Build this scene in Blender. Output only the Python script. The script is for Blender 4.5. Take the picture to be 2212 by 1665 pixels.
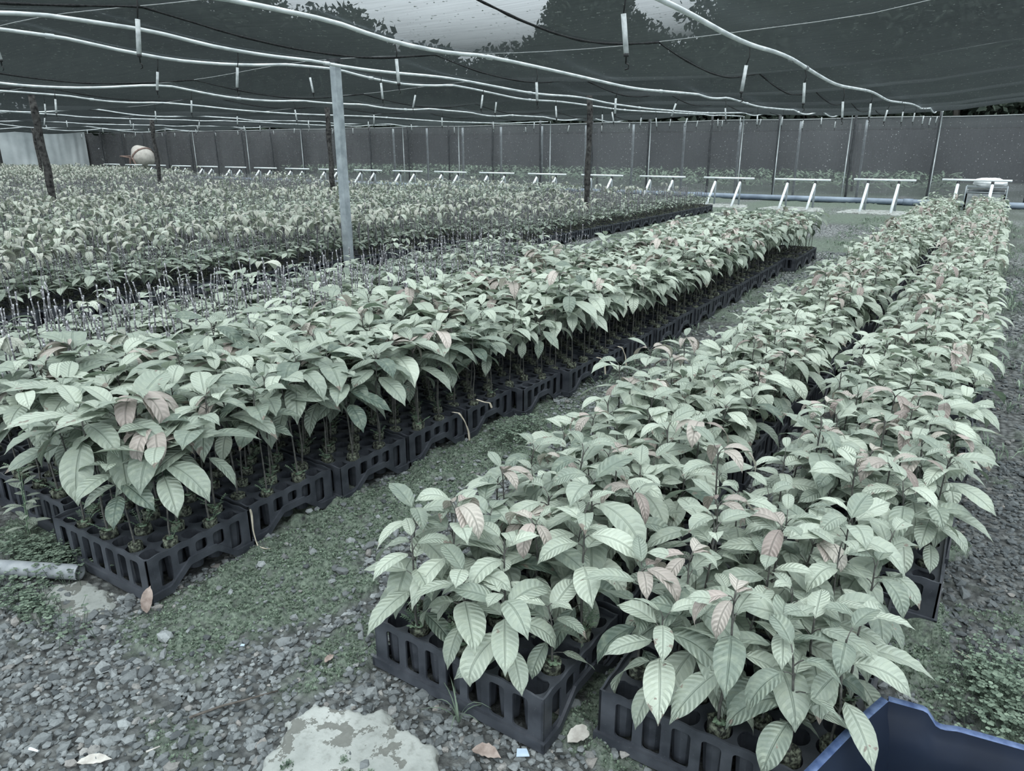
import bpy, bmesh, math
import numpy as np
from mathutils import Vector, Matrix

S = bpy.context.scene
for o in list(bpy.data.objects):
    bpy.data.objects.remove(o)
C = S.collection
PI = math.pi
rng = np.random.default_rng(11)

# ------------------------------------------------------------------ camera, sky, exposure
EYE = 1.5
cam = bpy.data.objects.new('camera', bpy.data.cameras.new('camera'))
C.objects.link(cam)
cam.location = (0, 0, EYE)
cam.rotation_euler = (math.radians(90 - 18.27), 0, math.radians(33.08))
cam.data.sensor_width = 36.0
cam.data.lens = 25.24
cam.data.clip_end = 400
S.camera = cam

W = bpy.data.worlds.new('overcast_sky'); S.world = W
W.use_nodes = True
nt = W.node_tree; nt.nodes.clear()
tc = nt.nodes.new('ShaderNodeTexCoord')
sp = nt.nodes.new('ShaderNodeSeparateXYZ')
cr = nt.nodes.new('ShaderNodeValToRGB')
cr.color_ramp.elements[0].position = 0.0; cr.color_ramp.elements[0].color = (0.66, 0.74, 0.79, 1)
cr.color_ramp.elements[1].position = 0.6; cr.color_ramp.elements[1].color = (0.93, 0.98, 1.0, 1)
bg = nt.nodes.new('ShaderNodeBackground'); bg.inputs['Strength'].default_value = 1.0
wo = nt.nodes.new('ShaderNodeOutputWorld')
nt.links.new(tc.outputs['Generated'], sp.inputs[0]); nt.links.new(sp.outputs['Z'], cr.inputs[0])
nt.links.new(cr.outputs[0], bg.inputs['Color']); nt.links.new(bg.outputs[0], wo.inputs['Surface'])

sun = bpy.data.objects.new('soft_sun', bpy.data.lights.new('soft_sun', 'SUN')); C.objects.link(sun)
sun.data.energy = 0.9; sun.data.angle = math.radians(50); sun.data.color = (1.0, 0.99, 0.95)
sun.rotation_euler = (math.radians(24), math.radians(14), 0)      # high, through thin cloud

S.view_settings.view_transform = 'Standard'
S.view_settings.look = 'None'
S.view_settings.gamma = 1.0
S.view_settings.use_curve_mapping = False
S.view_settings.exposure = 1.92
S.cycles.transparent_max_bounces = 24
S.cycles.use_denoising = True

# ------------------------------------------------------------------ helpers: naming
ORD = ('first second third fourth fifth sixth seventh eighth ninth tenth eleventh twelfth thirteenth fourteenth fifteenth sixteenth seventeenth '
       'eighteenth nineteenth twentieth').split()
for t_, base in (('twenty', 20), ('thirty', 30), ('forty', 40), ('fifty', 50)):
    if base > 20: ORD.append({'thirty': 'thirtieth', 'forty': 'fortieth', 'fifty': 'fiftieth'}[t_])
    ORD += ['%s-%s' % (t_, w) for w in ORD[:9]]

def tag(o, label=None, cat=None, group=None, kind=None):
    if label: o['label'] = label
    if cat: o['category'] = cat
    if group: o['group'] = group
    if kind: o['kind'] = kind
    return o

def empty(name, loc=(0, 0, 0), rz=0.0):
    o = bpy.data.objects.new(name, None); C.objects.link(o)
    o.location = loc; o.rotation_euler = (0, 0, rz); o.empty_display_size = 0.05
    return o

def put(name, me, parent=None, loc=(0, 0, 0), rz=0.0):
    o = bpy.data.objects.new(name, me); C.objects.link(o)
    o.location = loc; o.rotation_euler = (0, 0, rz)
    if parent is not None: o.parent = parent
    return o

# ------------------------------------------------------------------ helpers: geometry as numpy arrays
class G:
    """vertices, faces (quads with -1 for a triangle), uv per vertex, tint per vertex, material index per face"""
    def __init__(s):
        s.v, s.f, s.u, s.t, s.m, s.n = [], [], [], [], [], 0
    def add(s, v, f, u=None, t=None, m=0):
        v = np.asarray(v, np.float32).reshape(-1, 3); f = np.asarray(f, np.int64).reshape(-1, 4)
        k = len(v)
        s.v.append(v); s.f.append(np.where(f >= 0, f + s.n, -1))
        s.u.append(np.zeros((k, 2), np.float32) if u is None else np.asarray(u, np.float32))
        if t is None: t = (0.5, 0, 0)
        t = np.asarray(t, np.float32)
        s.t.append(np.broadcast_to(t, (k, 3)).copy() if t.ndim == 1 else t)
        s.m.append(np.full(len(f), m, np.int32)); s.n += k
    def merged(s):
        return (np.concatenate(s.v), np.concatenate(s.f), np.concatenate(s.u), np.concatenate(s.t), np.concatenate(s.m))
    def mesh(s, name, mats, smooth=True):
        return mesh_from(name, *s.merged(), mats, smooth)

def mesh_from(name, v, f, u, t, m, mats, smooth=True):
    me = bpy.data.meshes.new(name)
    tri = f[:, 3] < 0
    tot = np.where(tri, 3, 4).astype(np.int32)
    start = np.concatenate([[0], np.cumsum(tot)[:-1]]).astype(np.int32)
    flat = f.reshape(-1); flat = flat[flat >= 0].astype(np.int32)
    me.vertices.add(len(v)); me.vertices.foreach_set('co', np.ascontiguousarray(v, np.float32).ravel())
    me.loops.add(len(flat)); me.loops.foreach_set('vertex_index', flat)
    me.polygons.add(len(f)); me.polygons.foreach_set('loop_start', start)
    try: me.polygons.foreach_set('loop_total', tot)
    except Exception: pass
    me.polygons.foreach_set('material_index', m.astype(np.int32))
    me.polygons.foreach_set('use_smooth', np.full(len(f), bool(smooth)))
    uvl = me.uv_layers.new(name='UVMap')
    uvl.data.foreach_set('uv', np.ascontiguousarray(u[flat], np.float32).ravel())
    a = me.attributes.new('tint', 'FLOAT_COLOR', 'POINT')
    t4 = np.ones((len(v), 4), np.float32); t4[:, :3] = t
    a.data.foreach_set('color', t4.ravel())
    for x in mats: me.materials.append(x)
    me.update(calc_edges=True); me.validate()
    return me

def grid_faces(n, m):
    i = np.arange(n - 1)[:, None]; j = np.arange(m - 1)[None, :]
    a = (i * m + j).ravel()
    return np.stack([a, a + 1, a + m + 1, a + m], 1)

def tube(path, rad, sides=6, cap=True, m=0):
    """sweep along a polyline; returns v, f, u"""
    p = np.asarray(path, float); n = len(p)
    rad = np.broadcast_to(np.asarray(rad, float), (n,))
    d = np.gradient(p, axis=0); d /= np.linalg.norm(d, axis=1)[:, None] + 1e-9
    ref = np.array([0, 0, 1.0]) if abs(d[0][2]) < 0.9 else np.array([1.0, 0, 0])
    a = np.cross(d, ref); a /= np.linalg.norm(a, axis=1)[:, None] + 1e-9
    b = np.cross(d, a)
    th = np.arange(sides) / sides * 2 * PI
    v = p[:, None, :] + rad[:, None, None] * (np.cos(th)[None, :, None] * a[:, None, :] + np.sin(th)[None, :, None] * b[:, None, :])
    v = v.reshape(-1, 3)
    f = []
    for i in range(n - 1):
        for k in range(sides):
            k2 = (k + 1) % sides
            f.append((i * sides + k, i * sides + k2, (i + 1) * sides + k2, (i + 1) * sides + k))
    if cap:
        v = np.vstack([v, p[0], p[-1]]); c0, c1 = n * sides, n * sides + 1
        for k in range(sides):
            k2 = (k + 1) % sides
            f.append((c0, k2, k, -1)); f.append((c1, (n - 1) * sides + k, (n - 1) * sides + k2, -1))
    u = np.zeros((len(v), 2))
    u[:n * sides, 1] = np.repeat(np.linspace(0, 1, n), sides)
    return v, np.array(f), u

def box(x0, x1, y0, y1, z0, z1):
    v = [(x, y, z) for z in (z0, z1) for y in (y0, y1) for x in (x0, x1)]
    f = [(0, 2, 3, 1), (4, 5, 7, 6), (0, 1, 5, 4), (1, 3, 7, 5), (3, 2, 6, 7), (2, 0, 4, 6)]
    return np.array(v, float), np.array(f)

def lathe(prof, sides=16, c=(0, 0)):
    """profile of (r, z) revolved; returns v, f"""
    n = len(prof); th = np.arange(sides) / sides * 2 * PI
    v = np.array([[(c[0] + r * math.cos(t), c[1] + r * math.sin(t), z) for t in th] for r, z in prof]).reshape(-1, 3)
    f = []
    for i in range(n - 1):
        for k in range(sides):
            k2 = (k + 1) % sides
            f.append((i * sides + k, i * sides + k2, (i + 1) * sides + k2, (i + 1) * sides + k))
    return v, np.array(f)

def rotz(v, a):
    c, s = math.cos(a), math.sin(a)
    v = np.asarray(v, float)
    return np.stack([v[:, 0] * c - v[:, 1] * s, v[:, 0] * s + v[:, 1] * c, v[:, 2]], 1)

def bm_arrays(bm):
    bm.verts.ensure_lookup_table(); bm.verts.index_update()
    v = np.array([x.co[:] for x in bm.verts])
    f = []
    for p in bm.faces:
        i = [x.index for x in p.verts]
        if len(i) == 3: f.append(i + [-1])
        elif len(i) == 4: f.append(i)
        else:
            for k in range(1, len(i) - 1): f.append([i[0], i[k], i[k + 1], -1])
    bm.free()
    return v, np.array(f)

def panel(outer, holes, thick, plane='xz'):
    """flat sheet with holes in 2D, given a thickness; returns v, f in (a, b, depth) then mapped"""
    bm = bmesh.new()
    edges = []
    for loop in [outer] + holes:
        vs = [bm.verts.new((x, y, 0)) for x, y in loop]
        for i in range(len(vs)): edges.append(bm.edges.new((vs[i], vs[(i + 1) % len(vs)])))
    bmesh.ops.triangle_fill(bm, use_beauty=True, use_dissolve=False, edges=edges)
    r = bmesh.ops.extrude_face_region(bm, geom=list(bm.faces))
    for e in r['geom']:
        if isinstance(e, bmesh.types.BMVert): e.co.z += thick
    bmesh.ops.recalc_face_normals(bm, faces=list(bm.faces))
    v, f = bm_arrays(bm)
    if plane == 'xz': v = np.stack([v[:, 0], v[:, 2], v[:, 1]], 1)
    elif plane == 'yz': v = np.stack([v[:, 2], v[:, 0], v[:, 1]], 1)
    return v, f

def vnoise(x, y, seed=0):
    """value noise in 2D, about 0..1"""
    xi = np.floor(x).astype(np.int64); yi = np.floor(y).astype(np.int64)
    fx = x - xi; fy = y - yi
    fx = fx * fx * (3 - 2 * fx); fy = fy * fy * (3 - 2 * fy)
    def h(a, b):
        n = (a * 374761393 + b * 668265263 + seed * 1274126177) & 0x7fffffff
        n = (n ^ (n >> 13)) * 1274126177 & 0x7fffffff
        return ((n ^ (n >> 16)) & 0xffff) / 65535.0
    return (h(xi, yi) * (1 - fx) + h(xi + 1, yi) * fx) * (1 - fy) + (h(xi, yi + 1) * (1 - fx) + h(xi + 1, yi + 1) * fx) * fy

def fbm(x, y, seed=0, o=4):
    s = 0; a = 0.5
    for k in range(o):
        s = s + a * vnoise(x * 2 ** k, y * 2 ** k, seed + k); a *= 0.5
    return s / (1 - 0.5 ** o)

def sstep(a, b, x):
    t = np.clip((x - a) / (b - a), 0, 1); return t * t * (3 - 2 * t)

# ------------------------------------------------------------------ materials
class N:
    def __init__(s, name):
        s.m = bpy.data.materials.new(name); s.m.use_nodes = True
        s.t = s.m.node_tree; s.t.nodes.clear()
        s.out = s.new('ShaderNodeOutputMaterial')
    def new(s, k, **kw):
        n = s.t.nodes.new(k)
        for a, b in kw.items(): setattr(n, a, b)
        return n
    def put(s, node, key, val):
        if hasattr(val, 'is_output') or isinstance(val, bpy.types.NodeSocket): s.t.links.new(val, node.inputs[key])
        elif val is not None: node.inputs[key].default_value = val
    def math(s, op, a, b=None, c=None, clamp=False):
        n = s.new('ShaderNodeMath', operation=op, use_clamp=clamp)
        s.put(n, 0, a); s.put(n, 1, b); s.put(n, 2, c); return n.outputs[0]
    def mix(s, f, a, b):
        n = s.new('ShaderNodeMix', data_type='RGBA')
        s.put(n, 0, f)
        s.put(n, 6, a if not isinstance(a, tuple) else (*a[:3], 1)); s.put(n, 7, b if not isinstance(b, tuple) else (*b[:3], 1))
        return n.outputs[2]
    def noise(s, scale, detail=3, vec=None, rough=0.55):
        n = s.new('ShaderNodeTexNoise'); n.inputs['Scale'].default_value = scale; n.inputs['Detail'].default_value = detail
        n.inputs['Roughness'].default_value = rough
        if vec is not None: s.t.links.new(vec, n.inputs['Vector'])
        return n.outputs['Fac']
    def ramp(s, f, p0, p1):
        n = s.new('ShaderNodeMapRange'); s.put(n, 'Value', f); n.inputs['From Min'].default_value = p0; n.inputs['From Max'].default_value = p1
        return n.outputs[0]
    def pos(s, kind='Object', scale=(1, 1, 1)):
        c = s.new('ShaderNodeTexCoord'); m = s.new('ShaderNodeMapping'); m.inputs['Scale'].default_value = scale
        s.t.links.new(c.outputs[kind], m.inputs[0]); return m.outputs[0]
    def bump(s, h, strength=0.5, dist=0.01):
        n = s.new('ShaderNodeBump'); n.inputs['Strength'].default_value = strength; n.inputs['Distance'].default_value = dist
        s.put(n, 'Height', h); return n.outputs[0]
    def pbr(s, col, rough=0.6, spec=0.4, metal=0.0, normal=None):
        n = s.new('ShaderNodeBsdfPrincipled')
        s.put(n, 'Base Color', col if not isinstance(col, tuple) else (*col[:3], 1)); s.put(n, 'Roughness', rough)
        s.put(n, 'Specular IOR Level', spec); s.put(n, 'Metallic', metal); s.put(n, 'Normal', normal)
        return n.outputs[0]
    def done(s, sh):
        s.t.links.new(sh, s.out.inputs['Surface']); return s.m

def simple(name, c0, c1=None, scale=20, rough=0.6, spec=0.35, metal=0.0, bump=0.0, dist=0.003, contrast=(0.35, 0.65)):
    n = N(name); p = n.pos()
    f = n.ramp(n.noise(scale, 4, p), *contrast)
    col = n.mix(f, c0, c1 or c0)
    nm = n.bump(n.noise(scale * 2.3, 3, p), bump, dist) if bump else None
    return n.done(n.pbr(col, rough, spec, metal, nm))

def leaf_material():
    n = N('leaf')
    at = n.new('ShaderNodeAttribute', attribute_name='tint')
    s3 = n.new('ShaderNodeSeparateColor'); n.t.links.new(at.outputs['Color'], s3.inputs[0])
    light, pink, age = s3.outputs[0], s3.outputs[1], s3.outputs[2]
    oi = n.new('ShaderNodeObjectInfo')
    light = n.math('ADD', light, n.math('MULTIPLY', n.math('SUBTRACT', oi.outputs['Random'], 0.5), 0.25), clamp=True)
    uv = n.new('ShaderNodeUVMap'); uv.uv_map = 'UVMap'
    sx = n.new('ShaderNodeSeparateXYZ'); n.t.links.new(uv.outputs[0], sx.inputs[0])
    au = n.math('ABSOLUTE', sx.outputs[0]); p0 = n.pos()
    ph = n.math('MULTIPLY', n.math('SUBTRACT', n.math('ADD', sx.outputs[1], n.math('MULTIPLY', n.noise(55, 2, p0), 0.05)), n.math('ADD', n.math('MULTIPLY', au, 0.06), n.math('MULTIPLY', n.math('MULTIPLY', au, au), 0.09))), n.math('ADD', 8.5, n.math('MULTIPLY', age, 3.0)))
    saw = n.math('FRACT', ph)
    tri = n.math('ABSOLUTE', n.math('SUBTRACT', saw, 0.5))           # 0.5 on a vein
    side = n.ramp(tri, 0.40, 0.5)
    mid = n.ramp(au, 0.09, 0.02)
    vein = n.math('MAXIMUM', n.math('MULTIPLY', side, 0.7), mid, clamp=True)
    h = n.math('SUBTRACT', n.math('MULTIPLY', n.math('SUBTRACT', 0.5, tri), n.ramp(au, 0.0, 0.35)), n.math('MULTIPLY', mid, 0.5))
    p = n.pos()
    mott = n.noise(45, 3, p)
    green = n.mix(light, (0.085, 0.122, 0.102), (0.47, 0.53, 0.455))
    green = n.mix(n.ramp(mott, 0.45, 0.8), green, n.mix(0.35, green, (0.42, 0.47, 0.36)))
    col = n.mix(pink, green, n.mix(light, (0.25, 0.20, 0.19), (0.52, 0.46, 0.43)))
    brown = n.math('MULTIPLY', n.math('GREATER_THAN', n.math('ADD', n.noise(30, 3, p), n.math('MULTIPLY', n.ramp(sx.outputs[1], 0.6, 1.0), 0.14)), 0.68), n.math('GREATER_THAN', age, 0.72))
    col = n.mix(n.math('MULTIPLY', brown, 0.85), col, (0.21, 0.17, 0.15))
    veinc = n.mix(0.42, col, (0.06, 0.10, 0.08))
    col = n.mix(n.math('MULTIPLY', vein, 0.6), col, veinc)
    nm = n.bump(h, 0.8, 0.007)
    a = n.pbr(col, 0.46, 0.42, 0, nm)
    tr = n.new('ShaderNodeBsdfTranslucent'); n.put(tr, 'Color', n.mix(0.25, col, (0.30, 0.42, 0.22)))
    mx = n.new('ShaderNodeMixShader'); mx.inputs[0].default_value = 0.22
    n.t.links.new(a, mx.inputs[1]); n.t.links.new(tr.outputs[0], mx.inputs[2])
    return n.done(mx.outputs[0])

M = {}
M['leaf'] = leaf_material()
M['stem'] = simple('stem_bark', (0.040, 0.042, 0.040), (0.105, 0.105, 0.098), 60, 0.75, 0.25, bump=0.3, dist=0.001)
M['scion'] = simple('scion_bark', (0.066, 0.066, 0.074), (0.27, 0.272, 0.292), 90, 0.6, 0.35, contrast=(0.42, 0.62))
M['tape'] = simple('grafting_tape', (0.48, 0.49, 0.54), (0.66, 0.68, 0.72), 50, 0.3, 0.5)
M['plug'] = simple('plug_soil', (0.020, 0.022, 0.020), (0.19, 0.215, 0.165), 85, 0.9, 0.15, bump=0.8, dist=0.004, contrast=(0.42, 0.68))
M['weed'] = simple('weed_green', (0.075, 0.125, 0.085), (0.22, 0.30, 0.21), 40, 0.6, 0.3)
def tray_material():
    n = N('black_plastic'); p = n.pos()
    f = n.ramp(n.noise(14, 4, p), 0.35, 0.7)
    col = n.mix(f, (0.024, 0.028, 0.036), (0.054, 0.061, 0.074))
    sp_ = n.math('GREATER_THAN', n.noise(210, 2, p), 0.70)
    col = n.mix(n.math('MULTIPLY', sp_, 0.6), col, (0.10, 0.11, 0.12))
    rg = n.math('ADD', n.math('MULTIPLY', f, 0.15), 0.42)
    return n.done(n.pbr(col, rg, 0.42))
M['tray'] = tray_material()
M['bark_post'] = simple('weathered_wood', (0.012, 0.012, 0.013), (0.070, 0.070, 0.068), 16, 0.9, 0.15, bump=0.6, dist=0.006)
M['galv'] = simple('galvanised_steel', (0.20, 0.235, 0.255), (0.33, 0.375, 0.40), 9, 0.5, 0.5, 0.25)
M['dark_metal'] = simple('dark_painted_post', (0.020, 0.023, 0.027), (0.045, 0.05, 0.055), 12, 0.6, 0.4)
M['pvc'] = simple('white_pipe', (0.40, 0.44, 0.46), (0.66, 0.71, 0.73), 5, 0.42, 0.45)
M['pvc_dark'] = simple('pipe_joint', (0.10, 0.11, 0.12), (0.25, 0.27, 0.28), 30, 0.6, 0.4)
M['sprinkler_weight'] = simple('sprinkler_weight', (0.30, 0.33, 0.34), (0.52, 0.56, 0.57), 25, 0.5, 0.4)
M['rubber'] = simple('black_rubber', (0.010, 0.011, 0.012), (0.022, 0.024, 0.026), 30, 0.6, 0.3)
M['white_metal'] = simple('white_painted_steel', (0.55, 0.60, 0.62), (0.68, 0.73, 0.75), 6, 0.4, 0.5)
M['blue_pipe'] = simple('blue_water_pipe', (0.11, 0.145, 0.195), (0.20, 0.25, 0.31), 2.5, 0.45, 0.45)
M['grey_pipe'] = simple('grey_plastic_pipe', (0.16, 0.18, 0.20), (0.27, 0.295, 0.31), 14, 0.55, 0.4, bump=0.15)
M['blue_plastic'] = simple('blue_plastic', (0.0075, 0.0125, 0.026), (0.012, 0.019, 0.038), 7, 0.38, 0.5)
M['blue_edge'] = simple('worn_blue_rim', (0.035, 0.062, 0.15), (0.11, 0.16, 0.29), 35, 0.5, 0.4)
M['strap'] = simple('tan_strap', (0.36, 0.325, 0.26), (0.55, 0.505, 0.42), 30, 0.6, 0.3)
M['twig_dark'] = simple('dark_twig', (0.05, 0.045, 0.04), (0.12, 0.11, 0.10), 40, 0.85, 0.2)
M['straw'] = simple('straw', (0.40, 0.40, 0.33), (0.56, 0.55, 0.46), 40, 0.7, 0.3)
M['dead_leaf'] = simple('dead_leaf', (0.17, 0.135, 0.12), (0.31, 0.265, 0.24), 35, 0.8, 0.2, bump=0.4)
M['pale_leaf'] = simple('bleached_leaf', (0.30, 0.29, 0.27), (0.44, 0.435, 0.41), 35, 0.8, 0.2, bump=0.4)
M['chip'] = simple('pale_blue_plastic', (0.34, 0.44, 0.56), (0.46, 0.56, 0.66), 20, 0.4, 0.5)
M['white_plastic'] = simple('white_plastic', (0.62, 0.65, 0.67), (0.75, 0.78, 0.8), 20, 0.4, 0.5, bump=0.2)
M['mixer_drum'] = simple('dusty_drum', (0.27, 0.26, 0.24), (0.44, 0.42, 0.39), 4, 0.6, 0.4)
M['mixer_rust'] = simple('rusty_steel', (0.10, 0.065, 0.055), (0.21, 0.15, 0.13), 8, 0.7, 0.35)
M['tyre'] = simple('tyre_rubber', (0.012, 0.012, 0.013), (0.025, 0.025, 0.026), 20, 0.8, 0.2)
M['crate'] = simple('grey_crate', (0.16, 0.18, 0.19), (0.26, 0.28, 0.29), 8, 0.7, 0.3)
def slab_material():
    n = N('weathered_concrete'); p = n.pos()
    a = n.ramp(n.noise(5, 6, p), 0.35, 0.65)
    col = n.mix(a, (0.21, 0.23, 0.222), (0.34, 0.362, 0.35))
    dirt = n.math('GREATER_THAN', n.noise(11, 6, p, 0.62), 0.545)
    col = n.mix(n.math('MULTIPLY', dirt, 0.8), col, (0.085, 0.088, 0.08))
    fine = n.ramp(n.noise(60, 4, p), 0.52, 0.72)
    col = n.mix(n.math('MULTIPLY', fine, 0.6), col, (0.16, 0.17, 0.16))
    return n.done(n.pbr(col, 0.9, 0.2, 0, n.bump(n.noise(30, 6, p), 0.7, 0.006)))
M['slab'] = slab_material()
def stone_material():
    n = N('grey_stone')
    at = n.new('ShaderNodeAttribute', attribute_name='tint')
    s3 = n.new('ShaderNodeSeparateColor'); n.t.links.new(at.outputs['Color'], s3.inputs[0])
    p = n.pos()
    col = n.mix(s3.outputs[0], (0.045, 0.053, 0.058), (0.235, 0.258, 0.265))
    col = n.mix(n.math('MULTIPLY', s3.outputs[1], 0.5), col, (0.33, 0.305, 0.28))
    col = n.mix(n.math('MULTIPLY', n.ramp(n.noise(130, 4, p), 0.45, 0.75), 0.45), col, (0.05, 0.055, 0.055))
    return n.done(n.pbr(col, 0.8, 0.3, 0, n.bump(n.noise(160, 4, p), 0.4, 0.002)))
M['stone'] = stone_material()
def moss_material():
    n = N('moss')
    at = n.new('ShaderNodeAttribute', attribute_name='tint')
    s3 = n.new('ShaderNodeSeparateColor'); n.t.links.new(at.outputs['Color'], s3.inputs[0])
    col = n.mix(s3.outputs[0], (0.050, 0.076, 0.058), (0.27, 0.345, 0.27))
    a = n.pbr(col, 0.85, 0.15)
    tr = n.new('ShaderNodeBsdfTranslucent'); n.put(tr, 'Color', col)
    mx = n.new('ShaderNodeMixShader'); mx.inputs[0].default_value = 0.25
    n.t.links.new(a, mx.inputs[1]); n.t.links.new(tr.outputs[0], mx.inputs[2])
    return n.done(mx.outputs[0])
M['moss'] = moss_material()
def ground_material():
    n = N('soil_and_gravel'); p = n.pos()
    at = n.new('ShaderNodeAttribute', attribute_name='tint')
    s3 = n.new('ShaderNodeSeparateColor'); n.t.links.new(at.outputs['Color'], s3.inputs[0])
    soil = n.mix(n.ramp(n.noise(38, 5, p), 0.35, 0.68), (0.018, 0.020, 0.021), (0.085, 0.090, 0.088))
    vor = n.new('ShaderNodeTexVoronoi'); vor.inputs['Scale'].default_value = 32; n.t.links.new(p, vor.inputs['Vector'])
    sv = n.new('ShaderNodeSeparateColor'); n.t.links.new(vor.outputs['Color'], sv.inputs[0])
    stone = n.mix(sv.outputs[0], (0.10, 0.11, 0.115), (0.36, 0.385, 0.385))
    stone = n.mix(n.ramp(vor.outputs['Distance'], 0.35, 0.7), stone, (0.03, 0.033, 0.034))
    col = n.mix(s3.outputs[1], soil, stone)
    moss = n.mix(n.ramp(n.noise(70, 4, p), 0.3, 0.7), (0.044, 0.062, 0.050), (0.165, 0.205, 0.165))
    mk = n.math('MULTIPLY', s3.outputs[0], n.ramp(n.noise(22, 4, p), 0.30, 0.5), clamp=True)
    col = n.mix(mk, col, moss)
    hgt = n.math('ADD', n.math('MULTIPLY', n.noise(60, 6, p), 0.8), n.math('MULTIPLY', vor.outputs['Distance'], n.math('MULTIPLY', s3.outputs[1], -1.2)))
    return n.done(n.pbr(col, 0.9, 0.2, 0, n.bump(hgt, 0.9, 0.02)))
M['ground'] = ground_material()
def net_material(name, col, t_face, t_graze, power, gain, warp=(3, 90, 3), fleck=0.0, trans=(0.05, 0.055, 0.06)):
    """shade cloth: open holes between threads, fewer seen through at a slant"""
    n = N(name); p = n.pos('Object', warp)
    lw = n.new('ShaderNodeLayerWeight'); lw.inputs['Blend'].default_value = 0.5     # Facing = 1 - cos
    cosv = n.math('SUBTRACT', 1.0, lw.outputs['Facing'], clamp=True)
    op = n.math('MINIMUM', n.math('ADD', n.math('MULTIPLY', n.math('POWER', cosv, power), gain), t_graze), t_face)
    st = n.noise(1.0, 5, p, 0.7)
    big = n.noise(0.35, 3, n.pos())
    op = n.math('MULTIPLY', op, n.math('ADD', n.math('MULTIPLY', st, 0.9), 0.55))
    op = n.math('MULTIPLY', op, n.math('ADD', n.math('MULTIPLY', big, 0.6), 0.7), clamp=True)
    c = n.mix(n.math('ADD', n.math('MULTIPLY', n.ramp(st, 0.3, 0.7), 0.6), n.math('MULTIPLY', n.ramp(big, 0.35, 0.65), 0.4)), tuple(x * 0.55 for x in col), tuple(x * 1.5 for x in col))
    if fleck:
        pf = n.pos('Object', (1, 1, 1))
        fl = n.math('GREATER_THAN', n.noise(26, 2, pf), 1 - fleck)
        c = n.mix(fl, c, (0.34, 0.36, 0.36)); op = n.math('MULTIPLY', op, n.math('SUBTRACT', 1.0, fl))
    d = n.new('ShaderNodeBsdfDiffuse'); n.put(d, 'Color', c)
    tl = n.new('ShaderNodeBsdfTranslucent'); tl.inputs['Color'].default_value = (*trans, 1)
    ad = n.new('ShaderNodeAddShader'); n.t.links.new(d.outputs[0], ad.inputs[0]); n.t.links.new(tl.outputs[0], ad.inputs[1])
    tp = n.new('ShaderNodeBsdfTransparent'); tp.inputs['Color'].default_value = (0.96, 0.99, 1.0, 1)
    mx = n.new('ShaderNodeMixShader'); n.put(mx, 0, op)
    n.t.links.new(ad.outputs[0], mx.inputs[1]); n.t.links.new(tp.outputs[0], mx.inputs[2])
    return n.done(mx.outputs[0])
M['roof_net'] = net_material('black_shade_net', (0.100, 0.109, 0.116), 0.60, 0.015, 1.65, 1.35, (2.2, 70, 2), 0.31, (0.005, 0.006, 0.0065))
M['wall_net'] = net_material('grey_side_net', (0.100, 0.104, 0.110), 0.36, 0.19, 1.0, 0.17, (60, 2, 2.0), 0.30, (0.012, 0.013, 0.015))
M['tarp'] = simple('milky_plastic_sheet', (0.30, 0.34, 0.36), (0.55, 0.60, 0.62), 0.5, 0.35, 0.4)
M['rope'] = simple('dark_rope', (0.010, 0.011, 0.012), (0.03, 0.032, 0.034), 60, 0.9, 0.1)
M['wire'] = simple('roof_wire', (0.16, 0.18, 0.19), (0.26, 0.28, 0.29), 30, 0.5, 0.5)
M['tree_leaf'] = simple('tree_leaves', (0.013, 0.020, 0.016), (0.028, 0.040, 0.030), 0.5, 0.7, 0.2)
M['trunk'] = simple('tree_bark', (0.03, 0.03, 0.028), (0.07, 0.068, 0.062), 4, 0.9, 0.1)
M['far_green'] = simple('far_bed_leaves', (0.10, 0.155, 0.11), (0.28, 0.36, 0.26), 3, 0.7, 0.2)

# ------------------------------------------------------------------ camera projection (only to tell what is in view)
AZ, PT, FPX = math.radians(33.08), math.radians(18.27), 25.24 / 36 * 2212
FW = np.array([-math.sin(AZ) * math.cos(PT), math.cos(AZ) * math.cos(PT), -math.sin(PT)])
RT = np.array([math.cos(AZ), math.sin(AZ), 0.0]); UP = np.cross(RT, FW)
def project(x, y, z):
    d = np.stack([np.asarray(x, float), np.asarray(y, float), np.asarray(z, float) - EYE + 0 * np.asarray(x, float)], -1)
    k = d @ FW
    kk = np.where(np.abs(k) < 1e-3, 1e-3, k)
    return 1106 + FPX * (d @ RT) / kk, 832.5 - FPX * (d @ UP) / kk, k
def in_view(x, y, z, mx=120, my=250):
    px, py, k = project(x, y, z)
    return (k > 0.2) & (px > -mx) & (px < 2212 + mx) & (py > -my) & (py < 1665 + my)

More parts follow.
